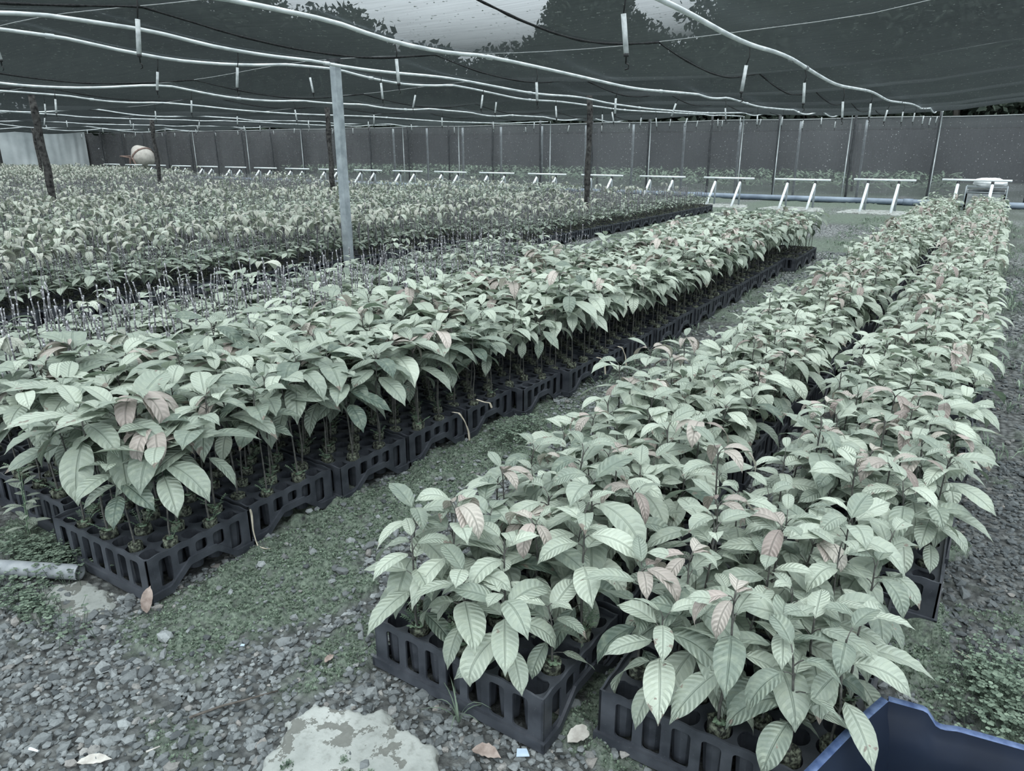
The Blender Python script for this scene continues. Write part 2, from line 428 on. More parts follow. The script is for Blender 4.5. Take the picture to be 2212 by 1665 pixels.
# ------------------------------------------------------------------ the setting: ground
def moss_mask(x, y):
    n = fbm(x * 2.6, y * 2.6, 3, 4)
    m = sstep(0.53, 0.61, n)
    edge = np.exp(-((x + 2.02) / 0.22) ** 2) * (y > 0.95) * (y < 4.2)              # along the trays of the left bed
    band = np.exp(-((x + 1.95) / 0.40) ** 2 - ((y - 1.45) / 0.40) ** 2)
    cnr = np.exp(-((x + 1.48) / 0.16) ** 2 - ((y - 1.30) / 0.35) ** 2)              # left of the front tray
    low = np.exp(-((x + 1.62) / 0.30) ** 2 - ((y - 0.78) / 0.16) ** 2)
    e2 = 0.8 * np.exp(-((x - 0.28) / 0.12) ** 2) * (y < 2.3)
    m = m + sstep(0.30, 0.55, n * 0.55 + 0.50 * edge) + sstep(0.42, 0.60, n * 0.5 + 0.42 * np.maximum(np.maximum(band, cnr), np.maximum(low, e2)))
    stones = np.exp(-((x + 2.05) / 0.42) ** 2 - ((y - 0.80) / 0.24) ** 2) + 0.8 * np.exp(-((x + 1.45) / 0.25) ** 2 - ((y - 2.3) / 0.7) ** 2)
    m = m * (1 - 0.85 * np.clip(stones, 0, 1))
    wet = sstep(3.2, 4.0, y) * (x > -2.1) * (x < -1.3)
    m = np.clip(m, 0, 1) * (1 - 0.5 * wet * sstep(7, 5, y))
    return np.clip(m, 0, 1)
def far_mask(x, y):
    return sstep(5.5, 9.0, y)
def ground_z(x, y):
    mm = moss_mask(x, y)
    return -0.012 + 0.012 * (fbm(x * 5, y * 5, 9, 3) - 0.5) + 0.034 * mm * sstep(0.25, 0.75, fbm(x * 19, y * 19, 21, 2))
gx = np.concatenate([np.linspace(-70, -8, 40), np.linspace(-7.9, -3.6, 30), np.arange(-3.55, 1.25, 0.018), np.linspace(1.3, 30, 30)])
gy = np.concatenate([np.linspace(-12, 0, 20), np.arange(0.05, 4.0, 0.018), np.arange(4.05, 12, 0.1), np.linspace(12.2, 80, 70)])
X, Y = np.meshgrid(gx, gy, indexing='ij')
mm = moss_mask(X, Y); fm = far_mask(X, Y)
n2 = fbm(X * 0.8, Y * 0.8, 31, 4)
grn = np.clip(mm * (1 - fm) + fm * sstep(0.36, 0.62, n2 + 0.12 * sstep(14, 20, Y)), 0, 1)
right = (X > 0.15) & (Y > 2.4)
grn = np.where(right, grn * 0.45, grn)
grv = np.clip(fm * sstep(0.62, 0.40, n2) + 0.30 * (1 - fm), 0, 1)
g = G(); nx, ny = X.shape
g.add(np.stack([X, Y, ground_z(X, Y)], -1).reshape(-1, 3), grid_faces(nx, ny)[:, ::-1], t=np.stack([grn, grv, 0 * grn], -1).reshape(-1, 3))
tag(put('ground', g.mesh('ground', [M['ground']])), kind='structure')

# ------------------------------------------------------------------ the setting: shade-net roof and walls
def roof_z(x, y):
    x = np.asarray(x, float); y = np.asarray(y, float)
    sag = 0.11 * np.sin(PI * x / 6.7) ** 2
    bulge = 0.07 - 0.14 * np.abs(np.sin(PI * y / 3.25)) * sstep(24.5, 22, y)      # the cloth hangs in swags between the wires
    return 2.43 + 0.09 * sstep(19, 23.5, y) * sstep(-16, -9, x) - sag * sstep(25, 21, y) + bulge + 0.10 * np.maximum(x + 1, 0) + 0.03 * (fbm(x * 0.7, y * 0.7, 5, 3) - 0.5)
rx = np.arange(-50, 8.01, 0.35); ry = np.concatenate([np.arange(-6.5, 24.3, 0.1625)])
X, Y = np.meshgrid(rx, ry, indexing='ij')
g = G(); g.add(np.stack([X, Y, roof_z(X, Y)], -1).reshape(-1, 3), grid_faces(*X.shape))
tag(put('ceiling', g.mesh('ceiling', [M['roof_net']])), kind='structure')
k = 0
for i, yw in enumerate(np.arange(0, 24, 3.25)):
    g = G(); xs = np.arange(-49, 8, 0.4)
    g.add(*tube(np.stack([xs, 0 * xs + yw, roof_z(xs, yw) - 0.012], 1), 0.004, 4)[:2])
    k += 1; tag(put('trim_%d' % k, g.mesh('roof_wire', [M['wire']])), kind='structure')
for xw in (-2.7, -5.2, -9.4, -13.6, -19.0, -26.0):
    g = G(); ys = np.arange(0.5, 24, 0.12)
    wob = 0.02 * (fbm(ys * 3, ys * 0 + xw, 8, 2) - 0.5)
    g.add(*tube(np.stack([xw + wob, ys, roof_z(xw + wob, ys) - 0.015], 1), 0.004 + 0.009 * fbm(ys * 8, ys * 0, 4, 2), 5)[:2])
    k += 1; tag(put('trim_%d' % k, g.mesh('net_seam', [M['rope']])), kind='structure')

def wall(name, p0, p1, z0, z1, mat, n=120):
    s_ = np.linspace(0, 1, n); zz = np.linspace(z0, z1, 8)
    A, Bz = np.meshgrid(s_, zz, indexing='ij')
    d = np.array(p1) - np.array(p0); nrm = np.array([-d[1], d[0]]) / np.hypot(*d)
    off = 0.05 * (fbm(A * n * 0.35, Bz * 0.8, 14, 3) - 0.5)
    v = np.stack([p0[0] + d[0] * A + nrm[0] * off, p0[1] + d[1] * A + nrm[1] * off, Bz], -1).reshape(-1, 3)
    g = G(); g.add(v, grid_faces(*A.shape))
    return tag(put(name, g.mesh(name, [mat])), kind='structure')
wall('wall_back', (-46.5, 24.35), (8, 24.35), 0.06, 2.34, M['wall_net'], 260)
wall('wall_left', (-46.5, 2), (-46.5, 24.35), 0.03, 2.45, M['wall_net'])
g = G(); xs = np.linspace(-46.5, 8, 90)
g.add(*tube(np.stack([xs, 0 * xs + 24.34, 2.345 + 0.012 * np.sin(xs * 1.47)], 1), 0.012, 5)[:2])
k += 1; tag(put('trim_%d' % k, g.mesh('wall_top_wire', [M['wire']])), kind='structure')

# beyond the back wall: a second net house with its bed, then bank and trees
g = G(); X, Y = np.meshgrid(np.linspace(-75, 35, 60), np.linspace(26, 42, 20), indexing='ij')
g.add(np.stack([X, Y, 2.42 + 0.1 * (fbm(X * .5, Y * .5, 66, 3) - .5)], -1).reshape(-1, 3), grid_faces(*X.shape))
tag(put('ceiling_outer', g.mesh('ceiling_outer', [M['roof_net']])), kind='structure')
wall('wall_outer', (-70, 41), (30, 41), 0.0, 2.35, M['dark_metal'], 60)
g = G(); X, Y = np.meshgrid(np.linspace(-90, 60, 60), np.linspace(44, 60, 14), indexing='ij')
g.add(np.stack([X, Y, 0.25 * (Y - 44) + 0.5 * fbm(X * 0.3, Y * 0.3, 2, 3)], -1).reshape(-1, 3), grid_faces(*X.shape)[:, ::-1], t=(0.5, 0, 0))
tag(put('hillside', g.mesh('hillside', [M['ground']])), kind='structure')

def leaf_cards(n, cen, rad, size, seed, upbias=0.3):
    r = np.random.default_rng(seed)
    d = r.normal(size=(n, 3)); d /= np.linalg.norm(d, axis=1)[:, None]
    q = r.random(n) ** 0.45
    p = np.asarray(cen) + d * q[:, None] * np.asarray(rad)
    a = r.normal(size=(n, 3)); a /= np.linalg.norm(a, axis=1)[:, None]
    b = np.cross(a, r.normal(size=(n, 3)) + [0, 0, upbias]); b /= np.linalg.norm(b, axis=1)[:, None] + 1e-9
    sz = size * (0.6 + 0.8 * r.random(n))[:, None]
    v = np.stack([p - a * sz, p + b * sz * 0.5, p + a * sz, p - b * sz * 0.5], 1).reshape(-1, 3)
    f = np.arange(n * 4).reshape(n, 4)
    return v, f
# the one tree whose crown shows through the roof net
def bearing(deg, dist): return (-math.sin(math.radians(deg)) * dist, math.cos(math.radians(deg)) * dist)
tx, ty = bearing(27.5, 52)
t = tag(empty('broad_tree', (tx, ty, 0)), 'broad leafy tree standing beyond the back net, dark against the sky', 'tree')
g = G()
for c_, r_, n_ in (((0, 0, 8.2), (3.6, 3.6, 3.6), 9000), ((-2.6, 0, 6.8), (2.6, 2.8, 2.6), 4000), ((2.8, 0.4, 7.0), (2.8, 2.8, 2.6), 4200), ((0.7, 0, 10.4), (2.0, 2.0, 1.7), 2500), ((-1.9, .3, 9.6), (1.5, 1.5, 1.6), 1700)):
    g.add(*leaf_cards(n_, c_, r_, 0.20, n_))
put('crown', g.mesh('tree_crown', [M['tree_leaf']], False), t)
g = G(); g.add(*tube([(0, 0, 0), (0.1, 0, 3), (0, 0.1, 6.5), (0.1, 0, 9)], [0.38, 0.3, 0.2, 0.08], 8)[:2]); put('trunk', g.mesh('tree_trunk', [M['trunk']]), t)
g = G(); r_ = np.random.default_rng(5)
for i in range(300):
    az = r_.uniform(-38, 100) if i < 210 else (r_.uniform(-12, 20) if i < 250 else r_.uniform(44, 100))
    dist = r_.uniform(50, 75)
    el = 7.1 if 32 < az < 42 else (12.5 if az <= 18.5 else 7.6)
    if 18.5 < az <= 32: el = 7.6
    if az >= 42: el = 8.8 + 0.16 * min(az - 42, 20)
    el += r_.uniform(-2.2, 0.5)
    top = EYE + dist * math.tan(math.radians(el))
    px, py = bearing(az, dist); w_ = r_.uniform(2.4, 4.2)
    g.add(*leaf_cards(1700, (px, py, top - 0.44 * top), (w_, w_, 0.45 * top), 0.27, 100 + i))
    g.add(*tube([(px, py, 0), (px, py, top * 0.7)], [0.25, 0.1], 5)[:2], m=1)
for i in range(140):
    az = -38 + 138 * (i + r_.random()) / 140; px, py = bearing(az, r_.uniform(58, 80))
    g.add(*leaf_cards(420, (px, py, 1.4), (2.6, 2.6, 2.6), 0.34, 900 + i))
tag(put('treeline', g.mesh('treeline', [M['tree_leaf'], M['trunk']], False)), 'dark belt of woodland all along behind the nursery', 'trees', kind='stuff')

# ------------------------------------------------------------------ posts
def post(name, x, y, z1, r, mat, label, cat='post', group=None, lean=(0, 0), square=False, cap=None, z0=-0.05):
    g = G()
    n = 9
    zz = np.linspace(z0, z1, n)
    wob = (0 if square or mat is M['galv'] else 1) * 0.012
    w1 = rng.normal(0, 1, n) * wob; w2 = rng.normal(0, 1, n) * wob
    s_ = (zz - z0) / (z1 - z0)
    p = np.stack([lean[0] * s_ + w1, lean[1] * s_ + w2, zz], 1)
    rr = r * (1 + (0.10 * rng.normal(0, 1, n) if wob else 0))
    v, f, u = tube(p, rr, 4 if square else 10)
    if square: v = rotz(v - [0, 0, 0], PI / 4 + 0.0)
    g.add(v, f)
    o = put(name, g.mesh(name, [mat]), None, (x, y, 0))
    tag(o, label, cat, group)
    return o
def rz_(x, y): return float(roof_z(x, y))
t = tag(empty('roof_post', (-6.68, 6.49, 0)), 'pale grey square steel roof post rising from the middle beds', 'post')
g = G(); g.add(*box(-.045, .045, -.045, .045, -.05, rz_(-6.7, 6.5) - 0.005)); put('shaft', g.mesh('steel_shaft', [M['galv']], False), t)
g = G(); g.add(*box(-.085, .085, -.05, .05, rz_(-6.7, 6.5) - .05, rz_(-6.7, 6.5) - .01)); put('head_plate', g.mesh('head_plate', [M['dark_metal']], False), t)
for (x, y, lab) in ((-6.7, 12.98, 'dark weathered wooden roof post behind and right of the steel post'),
                    (-14.72, 6.9, 'tall dark wooden roof post nearest the left edge'),
                    (-13.4, 12.65, 'dark wooden roof post just behind the steel post, left of it'),
                    (-21.9, 13.5, 'dark wooden roof post between cement mixer and steel post'),
                    (-32.1, 14.8, 'farthest dark wooden roof post, before the milky plastic sheet')):
    post('wooden_post', x, y, rz_(x, y) - 0.005, 0.060, M['bark_post'], lab, group='wooden roof posts', lean=(rng.normal(0, .02), 0))
xs_wall = [0.70] + [-1.62 - 2.145 * i for i in range(21)]
for i, x in enumerate(xs_wall):
    post('wall_post', x, 24.16, rz_(x, 24.1) - 0.005, 0.034, M['dark_metal'], 'dark slim post against the back net, %s from the right' % ORD[i], group='dark posts along the back net')
for i in range(11):
    x = -3.55 - 1.87 * i
    post('net_post', x, 24.75, 2.30, 0.045, M['galv'], 'grey square post standing outside the back net, %s from the right' % ORD[i], group='grey posts outside the back net', square=True)
for i, (x, y) in enumerate(((1.6, 26), (-4.5, 30), (-9, 31), (-15, 30), (-21, 32))):
    post('outer_post', x, y, 2.34, 0.045, M['dark_metal'], 'thin dark post of the net house behind, %s from the right' % ORD[i], group='posts of the net house behind')

# ------------------------------------------------------------------ irrigation: overhead pipes, hanging sprinklers, main pipe
PIPES = [(-1.58, [(-1.0, 2.24), (3.9, 2.22), (4.5, 2.2), (5.2, 2.16), (6.3, 2.2), (7.5, 2.16), (8.7, 2.13), (10.9, 2.2), (12.8, 2.18), (16.0, 2.28), (18.5, 2.30), (20.5, 2.40), (22.2, 2.42), (24.05, 2.47)], 3.3),
 (-3.86, [(-1, 2.31), (3.0, 2.31), (3.4, 2.31), (4.3, 2.28), (5.2, 2.25), (6.2, 2.24), (7.6, 2.21), (8.6, 2.18), (10.0, 2.22), (12.2, 2.28), (14.1, 2.21), (16.2, 2.25), (20, 2.38), (24.05, 2.47)], 2.4),
 (-5.87, [(-1, 2.4), (2.6, 2.4), (3.3, 2.4), (4.5, 2.37), (5.7, 2.3), (6.6, 2.3), (7.5, 2.33), (8.5, 2.29), (9.6, 2.25), (11.1, 2.29), (12.0, 2.24), (13.8, 2.22), (17.3, 2.27), (20.5, 2.40), (24.05, 2.46)], 2.55),
 (-7.0, [(1, 2.42), (3.1, 2.42), (3.7, 2.41), (4.5, 2.36), (5.3, 2.38), (6.5, 2.42), (7.9, 2.41), (9.4, 2.38), (11.2, 2.28), (12.1, 2.32), (15, 2.28), (18, 2.33), (24.05, 2.45)], 4.5),
 (-10.1, [(2, 2.38), (4.4, 2.37), (4.9, 2.35), (6.5, 2.33), (7.5, 2.36), (8.7, 2.27), (9.7, 2.25), (11.3, 2.3), (13.2, 2.26), (16.4, 2.26), (21.3, 2.34), (24.05, 2.45)], 4.95),
 (-14.0, [(3, 2.40), (6.1, 2.40), (7.1, 2.38), (8.3, 2.36), (9.6, 2.34), (10.7, 2.28), (12.2, 2.26), (14.7, 2.29), (17.8, 2.25), (21, 2.28), (24.05, 2.43)], 4.9),
 (-18.2, [(5, 2.38), (9, 2.40), (12, 2.33), (15, 2.28), (18, 2.32), (21, 2.30), (24.05, 2.42)], 6.8),
 (-21.1, [(6, 2.36), (9, 2.38), (12, 2.30), (16, 2.34), (20, 2.30), (24.05, 2.42)], 8.6),
 (-27.3, [(8, 2.36), (11.7, 2.39), (15, 2.32), (19, 2.36), (24.05, 2.40)], 11.0),
 (-31.2, [(9, 2.38), (13.3, 2.39), (17, 2.33), (24.05, 2.40)], 12.6),
 (-35.5, [(12, 2.38), (16, 2.36), (20, 2.40), (24.05, 2.38)], 14.6)]
nsp = 0
for i, (px, prof, y0) in enumerate(PIPES):
    ys = np.arange(prof[0][0], 24.06, 0.22)
    pz = np.interp(ys, [a for a, b in prof], [b for a, b in prof])
    kk_ = np.ones(5) / 5; zp = np.concatenate([[pz[0]] * 2, pz, [pz[-1]] * 2]); pz = np.convolve(zp, kk_, 'valid')
    pz = np.minimum(pz, roof_z(px, ys) - 0.03)
    t = tag(empty('irrigation_pipe', (px, 0, 0)), 'white overhead water pipe, %s from the right under the net roof' % ORD[i], 'pipe', 'overhead water pipes')
    g = G(); g.add(*tube(np.stack([0 * ys + 0.012 * np.sin(ys * 1.3 + i), ys, pz], 1), 0.0150, 8)[:2]); put('tube', g.mesh('pipe_tube', [M['pvc']]), t)
    g = G()
    zend = float(pz[-1])
    g.add(*tube([(0.0, 24.05, zend), (-0.005, 24.06, zend - 0.01), (0.0, 24.065, 1.2), (0.0, 24.07, 0.02)], 0.0150, 8)[:2])
    put('riser', g.mesh('pipe_riser', [M['pvc']]), t)
    if i < 6:
        for yj in np.arange(y0 - 0.6 - 0.13 * i, 20, 3.9):
            for dy in ((0, 0.55) if i == 0 else (0,)):
                zj = float(np.interp(yj + dy, ys, pz)); g = G()
                g.add(*tube([(0, yj + dy - .035, zj), (0, yj + dy + .035, zj)], 0.021, 8)[:2])
                put('joint', g.mesh('pipe_joint', [M['pvc'] if i else M['pvc_dark']]), t)
    cnt = 0
    for yj in np.arange(y0, 23.4, 1.93):
        if i >= 6 and cnt > 6: break
        yj = yj + rng.normal(0, 0.06); zj = float(np.interp(yj, ys, pz))
        if not in_view(px, yj, zj - .15, 60, 60): continue
        lx, ly = rng.normal(0, 0.012, 2); a = empty('hanging_sprinkler', (px, yj, zj - 0.017))
        tag(a, 'hanging sprinkler, %s from the near end of the %s water pipe from right' % (ORD[cnt], ORD[i]), 'sprinkler', 'hanging sprinklers')
        L1 = 0.115 + rng.normal(0, .012); L2 = 0.165
        parts = []
        q0 = np.array([0, 0, 0.0]); q1 = np.array([lx * .5 + .012, ly, -L1 * .5]); q2 = np.array([lx, ly, -L1]); q3 = np.array([lx * 2.4, ly * 2.4, -L1 - L2])
        parts.append(('feed_tube', tube([q0, q1, q2], 0.0042, 5)[:2], M['rubber']))
        parts.append(('weight', tube([q2, q2 * .5 + q3 * .5, q3], 0.0125, 7)[:2], M['sprinkler_weight']))
        v1 = tube([q3, q3 - [0, 0, .014], q3 - [0, 0, .016], q3 - [0, 0, .045]], [.013, .013, .004, .004], 6)[:2]
        parts.append(('nozzle', v1, M['rubber']))
        for nm, (v, f), mat in parts:
            g = G(); g.add(v, f)
            if nm == 'nozzle': g.add(*tube([q3 - [0, 0, .042], q3 + [.016, 0, -.05], q3 + [.014, 0, -.066], q3 + [-.004, 0, -.070]], .0035, 4)[:2])
            put(nm, g.mesh(nm, [mat]), a)
        cnt += 1; nsp += 1
t = tag(empty('ground_pipe', (0, 23.35, 0)), 'long blue water main lying on the ground before the back net', 'pipe')
g = G(); xs = np.linspace(-47, 6, 60)
g.add(*tube(np.stack([xs, 0.06 * np.sin(xs * .4), 0.075 + 0 * xs], 1), 0.085, 10)[:2]); put('tube', g.mesh('main_tube', [M['blue_pipe']]), t)
for x in (-2.0, -8.0, -14.1, -20):
    g = G(); g.add(*tube([(x - .12, .06 * math.sin(x * .4), .075), (x + .12, .06 * math.sin(x * .4), .075)], .10, 10)[:2]); put('joint', g.mesh('main_joint', [M['blue_pipe']]), t)

# ------------------------------------------------------------------ row of T trestles before the back net
for i in range(20):
    x = -0.42 - 1.945 * i; y = 20.6; zt = 0.72 + 0.07 * max(0, 1 - i / 2.0) + 0.03 * max(0, (i - 12) / 8)
    t = tag(empty('steel_trestle', (x, y, 0)), 'white steel trestle with a top bar, %s from the right along the back' % ORD[i], 'trestle', 'white trestles along the back')
    g = G(); g.add(*tube([(-.70, 0, zt), (.70, 0, zt)], .026, 8)[:2]); put('top_bar', g.mesh('top_bar', [M['white_metal']]), t)
    for sx in (-.36, .33):
        g = G(); g.add(*tube([(sx, .02, -0.02), (sx, .02, zt - .028)], .026, 8)[:2]); put('leg', g.mesh('trestle_leg', [M['galv']]), t)
        g = G(); g.add(*tube([(sx - .02, -.62, -0.01), (sx, -.03, zt - .10)], .034, 8)[:2]); put('brace', g.mesh('trestle_brace', [M['white_metal']]), t)
        g = G(); g.add(*tube([(sx, .01, zt - .12), (sx, .01, zt - .01)], .032, 8)[:2]); put('bracket', g.mesh('trestle_bracket', [M['dark_metal']]), t)

def slab(pts, h, name, label, rough=0.02, seed=0, z=-0.012):
    """rough broken concrete pad inside an outline: a fine grid whose edge is eaten away by noise"""
    P_ = np.array(pts, float); c = P_.mean(0); lo, hi = P_.min(0) - .06, P_.max(0) + .06
    st = max(.006, (hi - lo).max() / 130)
    xs, ys = np.arange(lo[0], hi[0], st), np.arange(lo[1], hi[1], st)
    A, B_ = np.meshgrid(xs, ys, indexing='ij')
    ins = np.zeros(A.shape, bool); dmin = np.full(A.shape, 9.0)
    for i in range(len(P_)):
        (xa, ya), (xb, yb) = P_[i], P_[(i + 1) % len(P_)]
        cr_ = ((ya > B_) != (yb > B_)) & (A < (xb - xa) * (B_ - ya) / (yb - ya + 1e-12) + xa); ins ^= cr_
        t_ = np.clip(((A - xa) * (xb - xa) + (B_ - ya) * (yb - ya)) / ((xb - xa) ** 2 + (yb - ya) ** 2), 0, 1)
        dmin = np.minimum(dmin, np.hypot(A - xa - t_ * (xb - xa), B_ - ya - t_ * (yb - ya)))
    sd = np.where(ins, dmin, -dmin) + rough * 4.0 * (fbm(A * .45 / max(rough, .01), B_ * .45 / max(rough, .01), seed, 5) - .5)
    zz = z + h * sstep(-.002, .016 + rough * .3, sd) + h * .30 * (fbm(A * 16, B_ * 16, seed + 3, 4) - .5) * sstep(0, .03, sd)
    zz = np.where(sd < -.004, z - .02, zz)
    keep = (sd > -.02)
    f = grid_faces(*A.shape); f = f[keep.ravel()[f].all(1)][:, ::-1]
    v = np.stack([A - c[0], B_ - c[1], zz], -1).reshape(-1, 3)
    used = np.unique(f); mp = np.zeros(len(v), int); mp[used] = np.arange(len(used))
    g = G(); g.add(v[used], mp[f])
    return tag(put(name, g.mesh(name, [M['slab']]), None, (c[0], c[1], 0)), label, 'slab')
slab([(-1.33, .86), (-1.40, 1.00), (-1.37, 1.08), (-1.25, 1.12), (-1.20, 1.17), (-1.02, 1.15), (-.96, 1.12), (-.84, 1.04), (-.80, .90), (-.9, .7), (-1.25, .66)], .022, 'concrete_slab', 'broken pale concrete slab in the gravel before the front tray', .022, 3)
slab([(-2.66, .94), (-2.56, 1.06), (-2.36, 1.06), (-2.27, .97), (-2.36, .90), (-2.52, .88)], .012, 'concrete_slab', 'small pale concrete patch beside the grey pipe end', .012, 5)
slab([(-2.54, .84), (-2.5, .885), (-2.43, .875), (-2.42, .83), (-2.48, .81)], .02, 'concrete_chunk', 'lump of pale concrete on gravel below the concrete patch', .008, 6)
for i in (1, 2, 3):
    x = -0.42 - 1.945 * i
    slab([(x - .85, 19.55), (x + .65, 19.55), (x + .7, 20.2), (x + .5, 20.75), (x - .7, 20.75)], .03, 'concrete_footing', 'pale concrete footing under the %s trestle from the right' % ORD[i], .05, 20 + i)

# cement mixer, milky sheet, bag
t = tag(empty('cement_mixer', (-36.9, 22.0, 0)), 'dusty white cement mixer with a rusty frame far left', 'cement mixer')
R_ = Matrix.Rotation(math.radians(-52), 3, 'Y')
v, f = lathe([(.0, -.56), (.26, -.55), (.46, -.36), (.55, -.10), (.55, .08), (.47, .26), (.34, .48), (.27, .60), (.24, .60), (.30, .46), (.44, .24), (.0, .0)], 20)
v = np.array([tuple(R_ @ Vector(p)) for p in v]) + [0, 0, 1.08]
g = G(); g.add(v, f); dr = put('drum', g.mesh('mixer_drum', [M['mixer_drum']]), t)
v, f = lathe([(.555, -.05), (.585, -.05), (.585, .03), (.555, .03)], 20)
v = np.array([tuple(R_ @ Vector(p)) for p in v]) + [0, 0, 1.08]
g = G(); g.add(v, f); put('gear_ring', g.mesh('gear_ring', [M['mixer_rust']], False), dr)
g = G()
for a, b in (((-.55, -.45, .05), (-.1, -.62, 1.05)), ((.55, -.45, .05), (.1, -.62, 1.05)), ((-.55, .45, .05), (-.1, .62, 1.05)), ((.55, .45, .05), (.1, .62, 1.05)), ((-.55, -.45, .07), (.55, -.45, .07)), ((-.55, .45, .07), (.55, .45, .07)), ((-.1, -.62, 1.05), (-1.0, -.6, 1.12)), ((-.1, .62, 1.05), (-1.0, .6, 1.12)), ((-1.0, -.6, 1.12), (-1.0, .6, 1.12))):
    g.add(*tube([a, b], .035, 6)[:2])
put('frame', g.mesh('mixer_frame', [M['mixer_rust']]), t)
for sy in (-.5, .5):
    v, f = lathe([(.05, -.05), (.2, -.05), (.22, 0), (.2, .05), (.05, .05)], 16); v = np.stack([v[:, 0] + .5, v[:, 2] + sy, v[:, 1] + .22], 1)
    g = G(); g.add(v, f); put('wheel', g.mesh('mixer_wheel', [M['tyre']]), t)
A, Bz = np.meshgrid(np.linspace(19.5, 24.2, 60), np.linspace(.12, 2.42, 12), indexing='ij')
g = G(); off = .10 * np.abs(fbm(A * 3.1, Bz * .25, 40, 3) - .5) + .03 * np.sin(A * 14) * .3
gf = grid_faces(*A.shape)
g.add(np.stack([.06 + off, A - 21.8, Bz], -1).reshape(-1, 3), gf); g.add(np.stack([.045 + off, A - 21.8, Bz], -1).reshape(-1, 3), gf[:, ::-1])
tag(put('plastic_sheet', g.mesh('plastic_sheet', [M['tarp']]), None, (-46.4, 21.8, 0)), 'milky plastic sheet hung over the far left net wall', 'sheet')
cx0, cy0 = -0.20, 22.3
t = tag(empty('storage_crate', (cx0, cy0, 0)), 'grey crate behind the rightmost trestle under a white sack', 'crate')
g = G()
for b in ((-.42, .42, -.3, -.27,   .02, .42), (-.42, .42, .27, .3, .02, .5), (-.42, -.39, -.3, .3, .02, .5), (.39, .42, -.3, .3, .02, .5), (-.42, .42, -.3, .3, .02, .05)): g.add(*box(*b))
put('body', g.mesh('crate_body', [M['crate']], False), t)
g = G()
for sx in (-.44, .44):
    for sy in (-.3, .3): g.add(*tube([(sx, sy, .0), (sx, sy, .60)], .012, 5)[:2])
for z in (.45, .58):
    g.add(*tube([(-.44, -.3, z), (.44, -.3, z), (.44, .3, z), (-.44, .3, z), (-.44, -.3, z)], .010, 5)[:2])
put('wire_rack', g.mesh('wire_rack', [M['galv']]), t)
n_ = 26; U, V = np.meshgrid(np.linspace(0, 2 * PI, n_), np.linspace(0, PI, 14), indexing='ij')
rr = 1 + .5 * (fbm(np.cos(U) * 2.1 + 3, V * 2.2 + np.sin(U), 61, 4) - .5)
g = G(); g.add(np.stack([.40 * rr * np.cos(U) * np.sin(V), .26 * rr * np.sin(U) * np.sin(V), .12 * rr * np.cos(V)], -1).reshape(-1, 3), grid_faces(*U.shape))
tag(put('plastic_sack', g.mesh('plastic_sack', [M['white_plastic']]), None, (cx0 + .04, cy0, .675)), 'crumpled white sack lying on the crate rack at far right', 'sack')

# ------------------------------------------------------------------ seedling trays
TW, TD, TZ = 0.596, 0.430, 0.165
def rrect(cx, cy, w, h0, h1, r=0.011, n=3):
    pts = []
    for (x, y, a) in ((cx + w - r, h0 + r, -90), (cx + w - r, h1 - r, 0), (cx - w + r, h1 - r, 90), (cx - w + r, h0 + r, 180)):
        for k in range(n + 1):
            t = math.radians(a + 90 * k / n); pts.append((x + r * math.cos(t), y + r * math.sin(t)))
    return pts
def arch(y):
    a = abs(y)
    return 0.070 * (1 - min(max((a - 0.055) / 0.085, 0), 1))
def tray_parts():
    hx, hy = TW / 2, TD / 2
    top = lambda w: [(x, TZ + 0.0025 * math.cos(x * 2 * PI / 0.081)) for x in np.linspace(w, -w, 43)]
    wall_ = G()
    outer = [(-hx, 0.004), (hx, 0.004)] + top(hx)
    holes = [rrect((i - 3) * 0.0755, 0, 0.0245, 0.037, 0.143) for i in range(7)]
    v, f = panel(outer, holes, 0.006, 'xz')
    for sy in (-1, 1):
        w = v.copy(); w[:, 1] += sy * hy - (0.006 if sy > 0 else 0); wall_.add(w, f)
    ys = np.linspace(-hy, hy, 29)
    outer = [(y, arch(y) + 0.004) for y in ys] + top(hy)
    holes = [rrect((j - 2) * 0.073, 0, 0.0240, max(0.037, arch((j - 2) * 0.073) + 0.030), 0.143) for j in range(5)]
    v, f = panel(outer, holes, 0.006, 'yz')
    for sx in (-1, 1):
        w = v.copy(); w[:, 0] += sx * hx - (0.006 if sx > 0 else 0); wall_.add(w, f)
    band = G()
    bx, by = hx + 0.009, hy + 0.009
    for sy in (-1, 1): band.add(*box(-bx, bx, sy * hy - (0.009 if sy < 0 else 0.0), sy * hy + (0.009 if sy > 0 else 0), 0.0, 0.031))
    ys = np.linspace(-by, by, 41)
    outl = [(y, arch(y)) for y in ys] + [(y, arch(y) + 0.028) for y in ys[::-1]]
    v, f = panel(outl, [], 0.009, 'yz')
    for sx in (-1, 1):
        w = v.copy(); w[:, 0] += sx * hx - (0.009 if sx < 0 else 0); band.add(w, f)
    cells = G()
    hearts = []
    for i in range(7):
        for j in range(5):
            cx, cy = (i - 3) * 0.0815, (j - 2) * 0.0825
            pts = []
            for q in range(18):
                t = 2 * PI * q / 18; d = (t - PI / 2 + PI) % (2 * PI) - PI
                r = 0.0345 * (1 - 0.30 * math.exp(-(d / 0.30) ** 2) + 0.05 * math.exp(-((abs(d) - 0.8) / 0.3) ** 2))
                pts.append((cx + r * math.cos(t), cy + r * math.sin(t)))
            hearts.append(pts)
            v, f = lathe([(0.0350, 0.1465), (0.0335, 0.10), (0.0275, 0.022), (0.018, 0.016), (0.0, 0.016)], 12, (cx, cy)); cells.add(v, f)
    v, f = panel([(-hx + .005, -hy + .005), (hx - .005, -hy + .005), (hx - .005, hy - .005), (-hx + .005, hy - .005)], hearts, 0.004, 'xy')
    v[:, 2] += 0.146; cells.add(v, f)
    return wall_, band, cells
tw_, tb_, tc_ = tray_parts()
